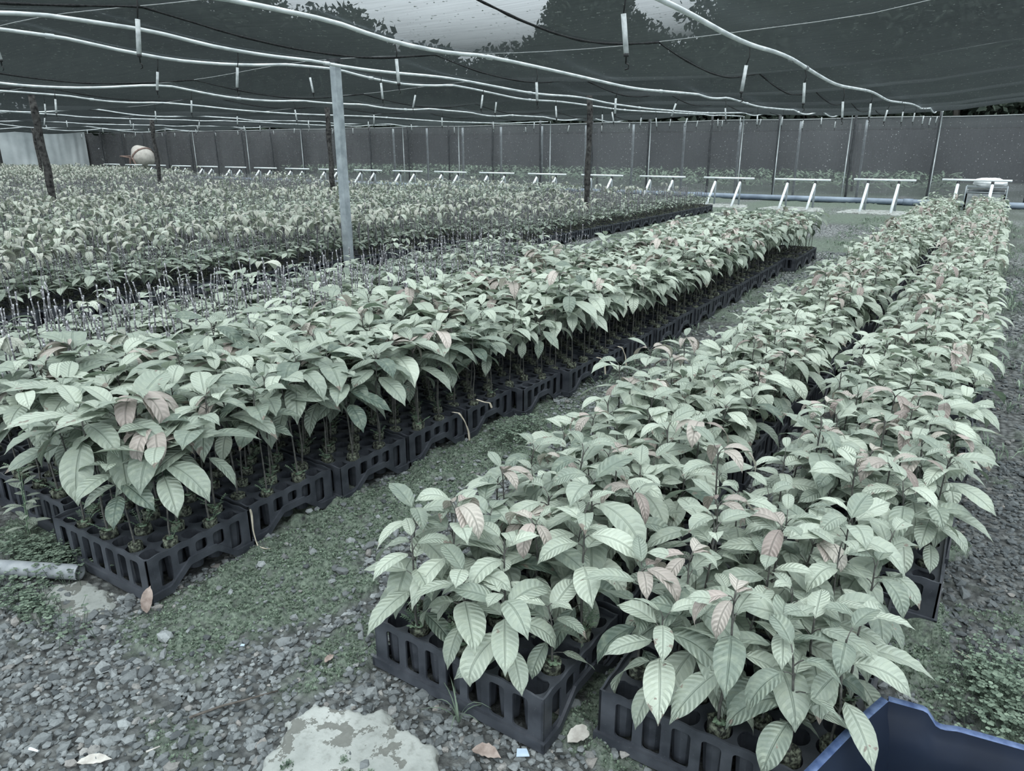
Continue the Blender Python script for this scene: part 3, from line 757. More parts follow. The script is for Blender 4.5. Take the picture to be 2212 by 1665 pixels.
ME_WALL = tw_.mesh('tray_wall', [M['tray']], False); ME_BAND = tb_.mesh('tray_band', [M['tray']], False); ME_CELL = tc_.mesh('tray_cells', [M['tray']], False)
_all = G()
for q in (tw_, tb_, tc_): _all.add(q.merged()[0], q.merged()[1])
ME_TRAY = _all.mesh('tray_whole', [M['tray']], False)
TRAYS = []        # (x, y, rz, bed, column, row)
def tray(x, y, rz, label, group, parts=True):
    if parts:
        t = empty('seedling_tray', (x, y, 0.0), rz)
        put('side_wall', ME_WALL, t); put('base_band', ME_BAND, t); put('cell_plate', ME_CELL, t)
    else:
        t = put('seedling_tray', ME_TRAY, None, (x, y, 0.0), rz)
    return tag(t, label, 'seedling tray', group)

def xright(y):     # aisle edge of the left leafy bed
    return float(np.interp(y, [1.1, 3.0, 4.2, 6.5, 9.6, 9.7, 11], [-2.225, -2.19, -2.03, -2.03, -2.10, -1.99, -1.99]))
r_ = np.random.default_rng(77)
for kx in range(22):
    y = 1.10 + 0.452 * kx + TD / 2
    for c in (0, 1):
        xr = xright(y) + r_.normal(0, .006)
        if kx == 1: xr -= .03
        TRAYS.append((xr - TW / 2 - c * 0.615 - (0.02 if c else 0), y + (0.06 * c) + r_.normal(0, .004), r_.normal(0, .010), 'L', c, kx))
for kx in range(39):
    y = 1.295 + 0.452 * kx + TD / 2
    TRAYS.append((-1.04 + 0.075 * float(sstep(4, 8, kx)) + 0.06 * float(sstep(8, 30, kx)) + r_.normal(0, .008) - (0.03 if kx % 5 == 3 else 0), y, r_.normal(0, .012), 'R', 0, kx))
    y = 1.405 + 0.450 * kx + TD / 2 + (0.13 if kx >= 2 else 0)
    TRAYS.append(((-0.345 if kx < 2 else -0.215 + 0.07 * float(sstep(3, 10, kx)) + 0.05 * float(sstep(10, 32, kx))) + r_.normal(0, .008), y, r_.normal(0, .012), 'R', 1, kx))
for x, y, rz, bed, c, kx in TRAYS:
    if bed == 'L': lab = 'black cell tray of the left leafy bed, %s from the near end, %s column' % (ORD[kx], 'aisle' if c == 0 else 'inner')
    else: lab = 'black cell tray of the right leafy bed, %s from the near end, %s column' % (ORD[kx], 'left' if c == 0 else 'right')
    tray(x, y, rz, lab, 'trays of the leafy beds', parts=(y < 9 and not (bed == 'R' and y > 6)))

# left-hand nursery beds: x range, y range, mix of kinds (bare, flush, leafy), height factor
BEDS = [(-5.45, -3.60, 0.9, 7.7, (0.90, 0.03, 0.07), 1.0),
        (-9.05, -6.78, 1.5, 8.75, (0.58, 0.34, 0.08), 1.05),
        (-9.05, -5.86, 8.85, 18.4, (0.80, 0.16, 0.04), 0.95),
        (-11.75, -9.35, 2.5, 18.4, (0.30, 0.16, 0.54), 1.06),
        (-14.6, -12.05, 3.5, 18.4, (0.42, 0.30, 0.28), 1.05),
        (-20.2, -15.8, 4.5, 18.2, (0.86, 0.08, 0.06), 1.0),
        (-29.0, -20.5, 6.5, 19.0, (0.74, 0.22, 0.04), 1.0),
        (-45.5, -29.4, 9.0, 20.5, (0.25, 0.45, 0.30), 1.1)]
PLATE = 0.148
def cells_of(x, y, rz, skip=0.05, r=None):
    out = []
    for i in range(7):
        for j in range(5):
            if (i + j) % 2 == 0: continue
            if r is not None and r.random() < skip: continue
            p = rotz([((i - 3) * 0.0815, (j - 2) * 0.0825, 0)], rz)[0]
            out.append((x + p[0], y + p[1], i, j))
    return out
n_side = 0
far_boxes = G()
SPR = []          # plants in the left-hand beds: x, y, bed, row, col
for b, (x0, x1, y0, y1, mix_, hf) in enumerate(BEDS):
    ncol = max(1, int((x1 - x0) / 0.60)); nrow = int((y1 - y0) / 0.448)
    for c in range(ncol):
        x = x1 - TW / 2 - c * 0.603
        for k_ in range(nrow):
            y = y0 + 0.448 * k_ + TD / 2
            if not in_view(x, y, 0.3, 150, 100): continue
            edge = c == 0 or (b == 2 and k_ == 0)
            jx, jy, jr = r_.normal(0, .008), r_.normal(0, .005), r_.normal(0, .01)
            if (b in (0, 1) and n_side < 130 and c < 4) or (b == 2 and (edge or c < 2)):
                nm = ['nearest graft bed', 'second graft bed', 'graft bed with the long dark edge'][b]
                tray(x + jx, y + jy, jr, 'black cell tray, %s row, %s column of the %s' % (ORD[k_], ORD[c], nm), 'trays of the middle beds', parts=False)
                n_side += 1
            else:
                v, f = box(-TW / 2, TW / 2, -TD / 2, TD / 2, 0, PLATE); far_boxes.add(rotz(v, jr) + [x + jx, y + jy, 0], f)
            for q, (px, py, i, j) in enumerate(cells_of(x + jx, y + jy, jr, 0.04, r_)):
                if b >= 4 and r_.random() < (0.25 if b < 6 else 0.45): continue
                if min(math.hypot(px + 6.7, py - 6.49), math.hypot(px + 6.7, py - 12.98), math.hypot(px + 13.4, py - 12.65), math.hypot(px + 14.72, py - 6.9)) < 0.11: continue
                SPR.append((px, py, b, k_ * 5 + j, c * 7 + (6 - i)))
tag(put('far_trays', far_boxes.mesh('far_trays', [M['tray']], False)), 'dark trays under the crowded far left beds', 'seedling trays', kind='stuff')

# ------------------------------------------------------------------ leaves and seedlings
LS, LQ = (11, 5), {0: (10, 4), 1: (6, 2), 2: (4, 2), 3: (3, 2)}
def leaf_geo(L, Wd, e0, droop, fold, twist, q, rip, r):
    ns, nc = LQ[q]; ns += 1; nc += 1
    s_ = np.linspace(0, 1, ns) ** 0.92; t_ = np.linspace(-1, 1, nc)
    prof = np.sin(PI * np.clip(s_, 0, 1) ** 0.88) ** 0.72
    prof = prof * (1 - 0.66 * sstep(0.74, 0.98, s_)) + 0.02
    prof[-1] = 0.01
    th = e0 - droop * s_ ** 1.2
    ds = np.diff(s_, prepend=0) * L
    cx = np.cumsum(np.cos(th) * ds); cz = np.cumsum(np.sin(th) * ds)
    w = prof * Wd / 2
    lat = w[:, None] * t_[None, :]
    tw = twist * s_[:, None]
    up = np.abs(lat) * math.tan(fold) + (rip * np.sin(2 * PI * (5.5 * s_[:, None] - 0.6 * np.abs(t_)[None, :]) + r.uniform(0, 6)) * np.abs(t_)[None, :] * np.sin(PI * s_)[:, None])
    up = up - 0.10 * np.abs(lat) * np.abs(t_)[None, :] * 3.0 * math.tan(abs(fold))
    y = lat * np.cos(tw) - up * np.sin(tw); n_ = lat * np.sin(tw) + up * np.cos(tw)
    v = np.stack([cx[:, None] - n_ * np.sin(th)[:, None], y, cz[:, None] + n_ * np.cos(th)[:, None]], -1).reshape(-1, 3)
    u = np.stack(np.broadcast_arrays(t_[None, :], s_[:, None]), -1).reshape(-1, 2)
    return v, grid_faces(ns, nc)[:, ::-1], u

def add_leaf(g, base, az, L, Wd, e0, droop, fold, twist, q, r, tint, pet=0.025, rip=None):
    if rip is None: rip = 0.018 * Wd * r.uniform(0.5, 1.6)
    v, f, u = leaf_geo(L, Wd, e0, droop, fold, twist, q, rip, r)
    pe = min(e0 + 0.45, 1.3)
    off = np.array([math.cos(pe) * pet, 0, math.sin(pe) * pet])
    v = rotz(v + off, az) + base
    g.add(v, f, u, tint, 0)
    if q <= 1 and pet > 0.008:
        p1 = rotz([off], az)[0] + base
        vv, ff, uu = tube([base, (np.array(base) + p1) / 2 + [0, 0, .003], p1], [.0016, .0013, .0016], 4, False)
        g.add(vv, ff, None, (0.3, 0, 0), 1)

def stem_path(h, r, lean=0.05, n=5):
    a = r.uniform(0, 2 * PI); k = r.uniform(0, lean) * h
    z = np.linspace(-0.03, h, n); s_ = np.clip(z / h, 0, 1)
    wob = r.normal(0, 0.0035, (n, 2)); wob[0] = 0
    return np.stack([math.cos(a) * k * s_ ** 1.5 + wob[:, 0], math.sin(a) * k * s_ ** 1.5 + wob[:, 1], z], 1)
def at_path(p, s_):
    z = p[0, 2] + (p[-1, 2] - p[0, 2]) * s_
    return np.array([np.interp(z, p[:, 2], p[:, 0]), np.interp(z, p[:, 2], p[:, 1]), z])

def plug_geo(r, q):
    n = {0: 12, 1: 8, 2: 6, 3: 5}[q]
    up = r.uniform(0.008, 0.030)
    g = G(); v, f = lathe([(.0255, -.06), (.0275, up * .4), (.0275, up), (.0235, up + .003), (.018, up - .004), (.008, up + .002), (0, up + .004)], n)
    v += r.normal(0, .0016, v.shape); g.add(v, f)
    return g, up
def weed_geo(r, up):
    g = G(); g.add(*tube([(0, 0, up - .004), (0, 0, up + .003)], .014, 6)[:2])
    for k_ in range(r.integers(3, 7)):
        a = r.uniform(0, 2 * PI); L = r.uniform(.02, .05); b = np.array([math.cos(a) * .015, math.sin(a) * .015, up])
        tip = b + [math.cos(a) * L * .8, math.sin(a) * L * .8, L * .8]
        g.add(*tube([b, (b + tip) / 2 + [0, 0, .006], tip], .0008, 3, False)[:2])
        for s_ in np.linspace(.3, 1, 5):
            c = b + (tip - b) * s_ + [0, 0, .006 * math.sin(PI * s_)]
            for sd in (-1, 1):
                d = rotz([(0.004, sd * .008, .001)], a)[0]; n_ = rotz([(.005, 0, 0)], a)[0]
                g.add([c, c + d * .6 - n_ * .6, c + d * 1.2, c + d * .6 + n_ * .6], [(0, 1, 2, 3)])
    return g

def leafy_plant(seed, q, h, big, n=9, start=0.5, pink=False, dark=0.0, droopy=1.0):
    """tall seedling: bare stem below, drooping leaves in a head on top"""
    r = np.random.default_rng(seed)
    fol, yng, stm = G(), G(), G()
    p = stem_path(h, r, 0.10)
    stm.add(*tube(p, np.linspace(.0042, .0022, len(p)), 6 if q == 0 else 4, False)[:2])
    a0 = r.uniform(0, 2 * PI)
    for i in range(n):
        s_ = start + (1 - start) * (i / max(1, n - 1)) ** 0.8
        age = i / max(1, n - 1)
        L = big * r.uniform(0.78, 1.12) * (1.0 - 0.40 * max(0, age - .6) / .4) * (0.75 + 0.25 * min(1, age / .25))
        Wd = L * r.uniform(0.38, 0.49)
        e0 = -0.25 + 0.85 * age + r.normal(0, .16)
        dr = (r.uniform(0.55, 1.6) - 0.1 * age) * droopy
        light = np.clip(r.normal(0.52 + 0.22 * age - dark, 0.21), 0.0, 1)
        add_leaf(fol, at_path(p, min(s_, .995)), a0 + 2.4 * i + r.normal(0, .25), L, Wd, e0, dr, r.uniform(.08, .34), r.normal(0, .35), q, r, (light, 0.0, r.random()), r.uniform(.016, .036))
    if pink:
        for i in range(r.integers(3, 6)):
            L = big * r.uniform(.55, .85)
            add_leaf(yng, at_path(p, .998) + [0, 0, .004 * i], r.uniform(0, 2 * PI), L, L * r.uniform(.30, .40), r.uniform(.1, .6), r.uniform(1.7, 2.2), r.uniform(.15, .5), r.normal(0, .3), q, r, (np.clip(r.normal(.6, .2), 0, 1), r.uniform(.7, 1), .3), r.uniform(.015, .03))
    pl, up = plug_geo(r, q)
    return dict(foliage=fol, young_leaves=yng if pink else None, stem=stm, root_plug=pl, weed_sprig=weed_geo(r, up) if q == 0 and r.random() < .6 else None)

def graft_plant(seed, q, kind, hf=1.0):
    r = np.random.default_rng(seed)
    fol, yng, stm, sci = G(), G(), G(), G()
    hz = r.uniform(.19, .25) * hf
    p = stem_path(hz, r, .08, 4)
    stm.add(*tube(p, .0036, 5 if q == 0 else 3, False)[:2])
    a0 = r.uniform(0, 2 * PI)
    nl = {0: r.integers(5, 8), 1: r.integers(4, 7), 2: r.integers(3, 6), 3: 3}[q]
    for i in range(nl):
        L = r.uniform(.095, .155) * (1.12 if q < 2 else .84)
        add_leaf(fol, at_path(p, r.uniform(.62, 1)), a0 + 2.4 * i, L, L * r.uniform(.38, .5), r.normal(.12, .2), r.uniform(.4, 1.0), r.uniform(.05, .3), r.normal(0, .3), q, r, (np.clip(r.normal(.56 if q < 2 else .42, .22), .05, 1), 0, r.random() * .7), r.uniform(.012, .03))
    ht = r.uniform(.36, .46) * hf if kind != 'leafy' else r.uniform(.30, .38) * hf
    nst = (0 if kind == 'bare' and seed % 4 == 3 else 1)
    for k_ in range(nst):
        b = at_path(p, r.uniform(.45, .8)); a = r.uniform(0, 2 * PI); ln = r.uniform(0, .05)
        z = np.linspace(b[2], ht - .02 * k_, 6 if q < 2 else 3); s_ = (z - z[0]) / (z[-1] - z[0])
        sp_ = np.stack([b[0] + math.cos(a) * (ln * s_ + .008), b[1] + math.sin(a) * (ln * s_ + .008), z], 1)
        sp_[1:, :2] += r.normal(0, .0025, (len(z) - 1, 2))
        rad = np.full(len(z), .0036 if q < 2 else .0050) * (1 + (.35 * (np.arange(len(z)) % 2) if q < 2 else 0))
        sci.add(*tube(sp_, rad, 5 if q == 0 else 3, q == 0)[:2], None, (0.5, 0, 0), 0)
        for s_ in ([.99, .55, .8] if q < 2 else [.99]):
            c = np.array([np.interp(s_, np.linspace(0, 1, len(z)), sp_[:, i]) for i in range(3)])
            if kind == 'bare' or s_ < .9:
                sci.add(*tube([c - [0, 0, .006], c, c + [0, 0, .006]], [.0040, .0052, .0030], 5 if q == 0 else 3, q == 0)[:2], None, (.5, 0, 0), 1)
                if q < 2:
                    for m_ in range(2):
                        aa = r.uniform(0, 2 * PI); d = np.array([math.cos(aa) * .009, math.sin(aa) * .009, .010])
                        sci.add(*tube([c, c + d], [.003, .001], 3, False)[:2], None, (.5, 0, 0), 0)
        tip = sp_[-1]
        if kind == 'flush':
            for i in range(r.integers(3, 6) if q < 3 else 3):
                L = r.uniform(.11, .165)
                add_leaf(yng, tip, r.uniform(0, 2 * PI), L, L * r.uniform(.33, .44), r.uniform(.2, .9), r.uniform(1.7, 2.5), r.uniform(.1, .4), r.normal(0, .3), q, r, (np.clip(r.normal(.60, .2), .1, 1), r.uniform(.05, .45), .2), r.uniform(.008, .02))
        if kind == 'leafy':
            for i in range(5 if q < 3 else 4):
                L = r.uniform(.09, .13)
                add_leaf(yng, tip - [0, 0, r.uniform(0, .06)], a0 + 2.4 * i, L, L * .42, r.normal(.35, .25), r.uniform(.6, 1.2), r.uniform(.1, .3), r.normal(0, .3), q, r, (np.clip(r.normal(.65, .2), .1, 1), 0, .3), .015)
    pl, up = plug_geo(r, q)
    return dict(foliage=fol, young_leaves=yng if kind != 'bare' else None, stem=stm, scion=sci, root_plug=pl, weed_sprig=None)

PART_MATS = dict(foliage=['leaf', 'stem'], young_leaves=['leaf', 'stem'], stem=['stem'], scion=['scion', 'tape'], root_plug=['plug'], weed_sprig=['weed'])
STUFF_MATS = ['leaf', 'stem', 'plug', 'scion', 'tape', 'weed']
def proto_meshes(parts):
    return {k_: g.mesh(k_, [M[x] for x in PART_MATS[k_]], smooth=True) for k_, g in parts.items() if g is not None and g.n}
def flat_arrays(parts):
    out = G()
    for k_, g in parts.items():
        if g is None or not g.n or k_ == 'weed_sprig': continue
        v, f, u, t, m = g.merged()
        mm_ = np.array([STUFF_MATS.index(x) for x in PART_MATS[k_]])[m]
        out.v.append(v); out.f.append(np.where(f >= 0, f + out.n, -1)); out.u.append(u); out.t.append(t); out.m.append(mm_.astype(np.int32)); out.n += len(v)
    return out.merged()
def scatter(name, groups, label, cat):
    """one mesh of many plants: groups = [(arrays, xyz n3, rot n, scale n3)]"""
    V, F, U_, T, Mi, n0 = [], [], [], [], [], 0
    for (v, f, u, t, m), pos, rot, sc, dt in groups:
        k_ = len(pos)
        if not k_: continue
        c, s_ = np.cos(rot)[:, None], np.sin(rot)[:, None]
        w = v[None] * sc[:, None, :]
        vv = np.stack([w[..., 0] * c - w[..., 1] * s_, w[..., 0] * s_ + w[..., 1] * c, w[..., 2]], -1) + pos[:, None, :]
        V.append(vv.reshape(-1, 3).astype(np.float32))
        ff = f[None] + (np.arange(k_) * len(v))[:, None, None] + n0
        F.append(np.where(f[None] >= 0, ff, -1).reshape(-1, 4)); U_.append(np.tile(u, (k_, 1)))
        tt = np.broadcast_to(t[None], (k_,) + t.shape).copy(); tt[..., 0] = np.clip(tt[..., 0] + dt[:, None], 0, 1); T.append(tt.reshape(-1, 3))
        Mi.append(np.tile(m, k_)); n0 += k_ * len(v)
    me = mesh_from(name, np.concatenate(V), np.concatenate(F), np.concatenate(U_), np.concatenate(T), np.concatenate(Mi), [M[x] for x in STUFF_MATS])
    return tag(put(name, me), label, cat, kind='stuff')

# --- the two leafy beds in front
LEAFY = []        # x, y, bed, column, tray row, i, j
for x, y, rz, bed, c, kx in TRAYS:
    for (px, py, i, j) in cells_of(x, y, rz, 0.03 if kx < 3 else 0.05, r_):
        LEAFY.append((px, py, bed, c, kx, i, j))
lx = np.array([p[0] for p in LEAFY]); ly = np.array([p[1] for p in LEAFY])
vis = in_view(lx, ly, 0.45, 60, 60)
dist = np.hypot(lx, ly) + np.where(vis, 0, 1000)
near = set(np.argsort(dist)[:300].tolist())
NV = 14
protoL = [leafy_plant(300 + i, 0, .385 + .03 * ((i * 5) % 3), .192 + .012 * (i % 4), 9 + i % 3, .70, i % 5 == 1, .22, .9) for i in range(NV)]
protoR = [leafy_plant(400 + i, 0, .245 + .04 * ((i * 5) % 3), .150 + .014 * (i % 4), 9 + i % 4, .32, i % 7 == 1, .07, 1.1) for i in range(NV)]
meshL = [proto_meshes(p) for p in protoL]; meshR = [proto_meshes(p) for p in protoR]
midL = [flat_arrays(leafy_plant(300 + i, 1, .385 + .03 * ((i * 5) % 3), .180 + .010 * (i % 4), 9 + i % 3, .66, i % 5 == 1, .0)) for i in range(NV)]
midR = [flat_arrays(leafy_plant(400 + i, 1, .245 + .04 * ((i * 5) % 3), .160 + .012 * (i % 4), 9 + i % 4, .34, i % 7 == 1, -.08, 1.1)) for i in range(NV)]
farL = [flat_arrays(leafy_plant(300 + i, 2, .385 + .03 * ((i * 5) % 3), .175, 9, .66, i % 5 == 1, .0)) for i in range(NV)]
farR = [flat_arrays(leafy_plant(400 + i, 2, .245 + .04 * ((i * 5) % 3), .165, 9, .34, i % 7 == 1, -.1, 1.1)) for i in range(NV)]
bins = {}
for idx, (px, py, bed, c, kx, i, j) in enumerate(LEAFY):
    var = int(r_.integers(NV)); rot = r_.uniform(0, 2 * PI); s_ = r_.uniform(.88, 1.12)
    hgt = s_ * (r_.uniform(.82, 1.2) if bed == 'R' else r_.uniform(.92, 1.12))
    if idx in near:
        a = empty('leafy_seedling', (px, py, PLATE), rot); a.scale = (s_, s_, hgt)
        meshes = (meshL if bed == 'L' else meshR)[var]
        for nm, me in meshes.items(): put(nm, me, a)
        look = 'pink-topped' if 'young_leaves' in meshes else 'green'
        row, pl_ = ORD[j], ORD[i // 2]
        if bed == 'L': where = 'left bed, %s column, %s tray' % ('aisle' if c == 0 else 'inner', ORD[kx])
        else: where = 'right bed, %s column, %s tray' % ('left' if c == 0 else 'right', ORD[kx])
        tag(a, '%s leafy seedling, %s, %s row back, %s plant from left' % (look, where, row, pl_), 'seedling', 'leafy seedlings of the front beds')
    else:
        lod = 0 if py < 7.5 else 1
        bins.setdefault((bed, lod, var), []).append((px, py, rot, s_, hgt, r_.normal(0.02, .09)))
gr = []
for (bed, lod, var), L in bins.items():
    L = np.array(L); arr = ((midL, farL) if bed == 'L' else (midR, farR))[lod][var]
    gr.append((arr, np.stack([L[:, 0], L[:, 1], np.full(len(L), PLATE)], 1), L[:, 2], np.stack([L[:, 3], L[:, 3], L[:, 4]], 1), L[:, 5]))
scatter('leafy_seedlings', gr, 'dense rows of leafy seedlings farther along the two front beds', 'seedlings')

# --- the left-hand beds of grafts
sx_ = np.array([p[0] for p in SPR]); sy_ = np.array([p[1] for p in SPR]); sb_ = np.array([p[2] for p in SPR])
vis = in_view(sx_, sy_, 0.5, 10, 20)
d_ = np.hypot(sx_, sy_) + np.where(vis & (sb_ == 0), 0, 1000)
near = set(np.argsort(d_)[:300].tolist())
KN = ('bare', 'flush', 'leafy')
pm = {kd: [proto_meshes(graft_plant(600 + 20 * a + i, 0, kd)) for i in range(8)] for a, kd in enumerate(KN)}
fl = {(kd, q): [flat_arrays(graft_plant(700 + 20 * a + i, q, kd)) for i in range(8)] for a, kd in enumerate(KN) for q in (1, 2, 3)}
bins = {}
for idx, (px, py, b, row, col) in enumerate(SPR):
    mix_, hf = BEDS[b][4], BEDS[b][5]
    patch = float(fbm(np.array([px * .45]), np.array([py * .45]), 50, 3)[0])
    w = np.array(mix_) * np.array([1, np.exp(7 * (patch - .5)), 1]); w /= w.sum()
    kd = KN[int(np.searchsorted(np.cumsum(w), r_.random()))] if True else ''
    var = int(r_.integers(8)); rot = r_.uniform(0, 2 * PI); s_ = r_.uniform(.88, 1.15)
    hgt = s_ * hf * r_.uniform(.88, 1.12)
    if idx in near:
        a = empty('grafted_seedling', (px, py, PLATE), rot); a.scale = (s_, s_, hgt)
        for nm, me in pm[kd][var].items(): put(nm, me, a)
        look = {'bare': 'bare-tipped', 'flush': 'beige-topped', 'leafy': 'green-topped'}[kd]
        tag(a, '%s grafted seedling behind the left leafy bed, %s from that bed, %s row away' % (look, ORD[min(col, len(ORD) - 1)], ORD[min(row, len(ORD) - 1)]), 'seedling', 'grafted seedlings of the nearest graft bed')
    else:
        dd = math.hypot(px, py)
        q = 1 if dd < 9 else (2 if dd < 17 else 3)
        bins.setdefault((kd, q, var), []).append((px, py, rot, s_, hgt, r_.normal(-0.07 if dd > 9 else -0.02, .12)))
gr = []
for (kd, q, var), L in bins.items():
    L = np.array(L)
    gr.append((fl[(kd, q)][var], np.stack([L[:, 0], L[:, 1], np.full(len(L), PLATE)], 1), L[:, 2], np.stack([L[:, 3], L[:, 3], L[:, 4]], 1), L[:, 5]))
scatter('grafted_seedlings', gr, 'countless grafted seedlings filling the beds out to the far left', 'seedlings')

# bed of low plants in the net house behind
g = G(); r2 = np.random.default_rng(9)
for x0, x1, y0, y1 in ((-34, -1.2, 27.5, 36), (1.2, 4.2, 29.5, 36)):
    n_ = int((x1 - x0) * (y1 - y0) * 26)
    c = np.stack([r2.uniform(x0, x1, n_), r2.uniform(y0, y1, n_), r2.uniform(.2, .62, n_)], 1)
    a = r2.uniform(0, 2 * PI, n_); L = r2.uniform(.10, .2, n_); dz = r2.uniform(-.10, .05, n_)
    d = np.stack([np.cos(a) * L, np.sin(a) * L, dz], 1); e = np.stack([-np.sin(a) * L * .3, np.cos(a) * L * .3, 0 * a], 1)
    v = np.stack([c - d, c + e, c + d, c - e], 1).reshape(-1, 3)
    g.add(v, np.arange(n_ * 4).reshape(n_, 4))
tag(put('far_bed_plants', g.mesh('far_bed_plants', [M['far_green']])), 'low green bed of plants seen through the back net', 'plants', kind='stuff')

# ------------------------------------------------------------------ gravel, moss, weeds on the ground
def under_tray(x, y, pad=0.0):
    a = (x < xr_arr(y) + pad) & (x > xr_arr(y) - 1.25) & (y > 1.1 - pad) & (y < 11)
    b = (x > -1.345 - pad) & (x < -0.735 + pad) & (y > 1.295 - pad)
    c = (x > -0.645 - pad) & (x < np.where(y < 2.32, -0.04, 0.09) + pad) & (y > 1.405 - pad)
    return a | b | c
def xr_arr(y): return np.interp(y, [1.1, 3.0, 4.2, 6.5, 9.6, 9.7, 11], [-2.225, -2.19, -2.03, -2.03, -2.10, -1.99, -1.99])
ico = bmesh.new(); bmesh.ops.create_icosphere(ico, subdivisions=1, radius=1.0); ICO_V, ICO_F = bm_arrays(ico)
def stones(name, n, xr, yr, size, seed, keep, label):
    r = np.random.default_rng(seed)
    x = r.uniform(*xr, n); y = r.uniform(*yr, n)
    k_ = keep(x, y, r) & ~under_tray(x, y, -0.05) & in_view(x, y, 0, 60, 60); x, y = x[k_], y[k_]; n = len(x)
    sz = size[0] * np.exp(r.normal(0, size[1], n)) * (1 + (r.random(n) < .04) * .7)
    jit = 1 + r.normal(0, .20, (n, len(ICO_V), 1))
    v = ICO_V[None] * jit * np.stack([np.ones(n), r.uniform(.6, .95, n), r.uniform(.38, .7, n)], 1)[:, None, :] * sz[:, None, None]
    # random tilt then spin
    a = r.normal(0, .35, n); c, s_ = np.cos(a)[:, None], np.sin(a)[:, None]
    v = np.stack([v[..., 0], v[..., 1] * c - v[..., 2] * s_, v[..., 1] * s_ + v[..., 2] * c], -1)
    a = r.uniform(0, 2 * PI, n); c, s_ = np.cos(a)[:, None], np.sin(a)[:, None]
    v = np.stack([v[..., 0] * c - v[..., 1] * s_, v[..., 0] * s_ + v[..., 1] * c, v[..., 2]], -1)
    z = ground_z(x, y) + sz * r.uniform(.05, .40, n)
    v = v + np.stack([x, y, z], 1)[:, None, :]
    f = np.where(ICO_F[None] >= 0, ICO_F[None] + (np.arange(n) * len(ICO_V))[:, None, None], -1).reshape(-1, 4)
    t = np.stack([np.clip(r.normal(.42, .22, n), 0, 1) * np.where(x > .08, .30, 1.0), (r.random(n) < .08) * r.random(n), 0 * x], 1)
    t = np.repeat(t[:, None, :], len(ICO_V), 1).reshape(-1, 3)
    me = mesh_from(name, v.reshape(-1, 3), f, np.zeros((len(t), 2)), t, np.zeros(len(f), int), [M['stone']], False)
    return tag(put(name, me), label, 'gravel', kind='stuff')
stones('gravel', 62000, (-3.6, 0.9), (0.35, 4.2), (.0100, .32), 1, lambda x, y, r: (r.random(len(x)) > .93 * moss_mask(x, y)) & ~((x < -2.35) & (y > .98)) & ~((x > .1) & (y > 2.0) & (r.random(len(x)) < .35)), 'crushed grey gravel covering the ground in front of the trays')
stones('far_gravel', 9000, (-2.2, 0.9), (4.2, 12), (.014, .3), 2, lambda x, y, r: r.random(len(x)) > .3 + .6 * moss_mask(x, y), 'grey gravel along the aisle between the two leafy beds')

def tufts(name, x, y, z, h, seed, mat, label, cat, blades=4, wide=.30, tint=(.5, .25)):
    r = np.random.default_rng(seed); n = len(x)
    a = r.uniform(0, 2 * PI, (n, blades)); ln = r.uniform(.35, 1.0, (n, blades)); hh = h[:, None] * r.uniform(.6, 1.2, (n, blades))
    d = np.stack([np.cos(a), np.sin(a)], -1)
    base = np.stack([x, y], 1)[:, None, :] + d * (hh * .1)[..., None]
    tip = base + d * (hh * ln)[..., None]
    e = np.stack([-np.sin(a), np.cos(a)], -1) * (hh * wide)[..., None]
    z0 = np.broadcast_to(z[:, None], a.shape)
    mid = (base + tip) / 2
    v = np.stack([np.dstack([base, z0 - .002]), np.dstack([mid + e, z0 + hh * .62]), np.dstack([tip, z0 + hh * (1.15 - .5 * ln)]), np.dstack([mid - e, z0 + hh * .62])], 2).reshape(-1, 3)
    f = np.arange(n * blades * 4).reshape(-1, 4)
    t = np.zeros((n, blades * 4, 3)); t[..., 0] = np.clip(r.normal(tint[0], tint[1], (n, 1)) + r.normal(0, .1, (n, blades * 4)), 0, 1)
    me = mesh_from(name, v, f, np.zeros((len(v), 2)), t.reshape(-1, 3), np.zeros(len(f), int), [mat], False)
    return tag(put(name, me), label, cat, kind='stuff')
r3 = np.random.default_rng(33)
n = 190000; x = r3.uniform(-3.6, .9, n); y = r3.uniform(.35, 4.5, n)
k_ = (moss_mask(x, y) > r3.uniform(.25, .8, n)) & ~under_tray(x, y, -.01) & in_view(x, y, 0, 40, 40) & (r3.random(n) < np.clip(1.6 - y * .28, .25, 1)); x, y = x[k_], y[k_]
zz = ground_z(x, y)
tufts('moss', x, y, zz, r3.uniform(.0045, .0095, len(x)), 4, M['moss'], 'soft green moss cushions spreading over the gravel', 'moss', 4, .34, (.52, .24))
n = 5200; x = r3.uniform(-2.3, 1.0, n); y = r3.uniform(4.0, 18.5, n)
x2 = r3.uniform(-5.7, -3.3, n); y2 = r3.uniform(7.9, 19.5, n)
x = np.concatenate([x, x2]); y = np.concatenate([y, y2])
k_ = ~under_tray(x, y, 0) & in_view(x, y, 0, 40, 40) & (fbm(x * 1.7, y * 1.7, 70, 3) > .47); x, y = x[k_], y[k_]
tufts('aisle_grass', x, y, ground_z(x, y), r3.uniform(.03, .08, len(x)), 5, M['moss'], 'thin grass growing in the far aisles between the beds', 'grass', 5, .07, (.6, .2))

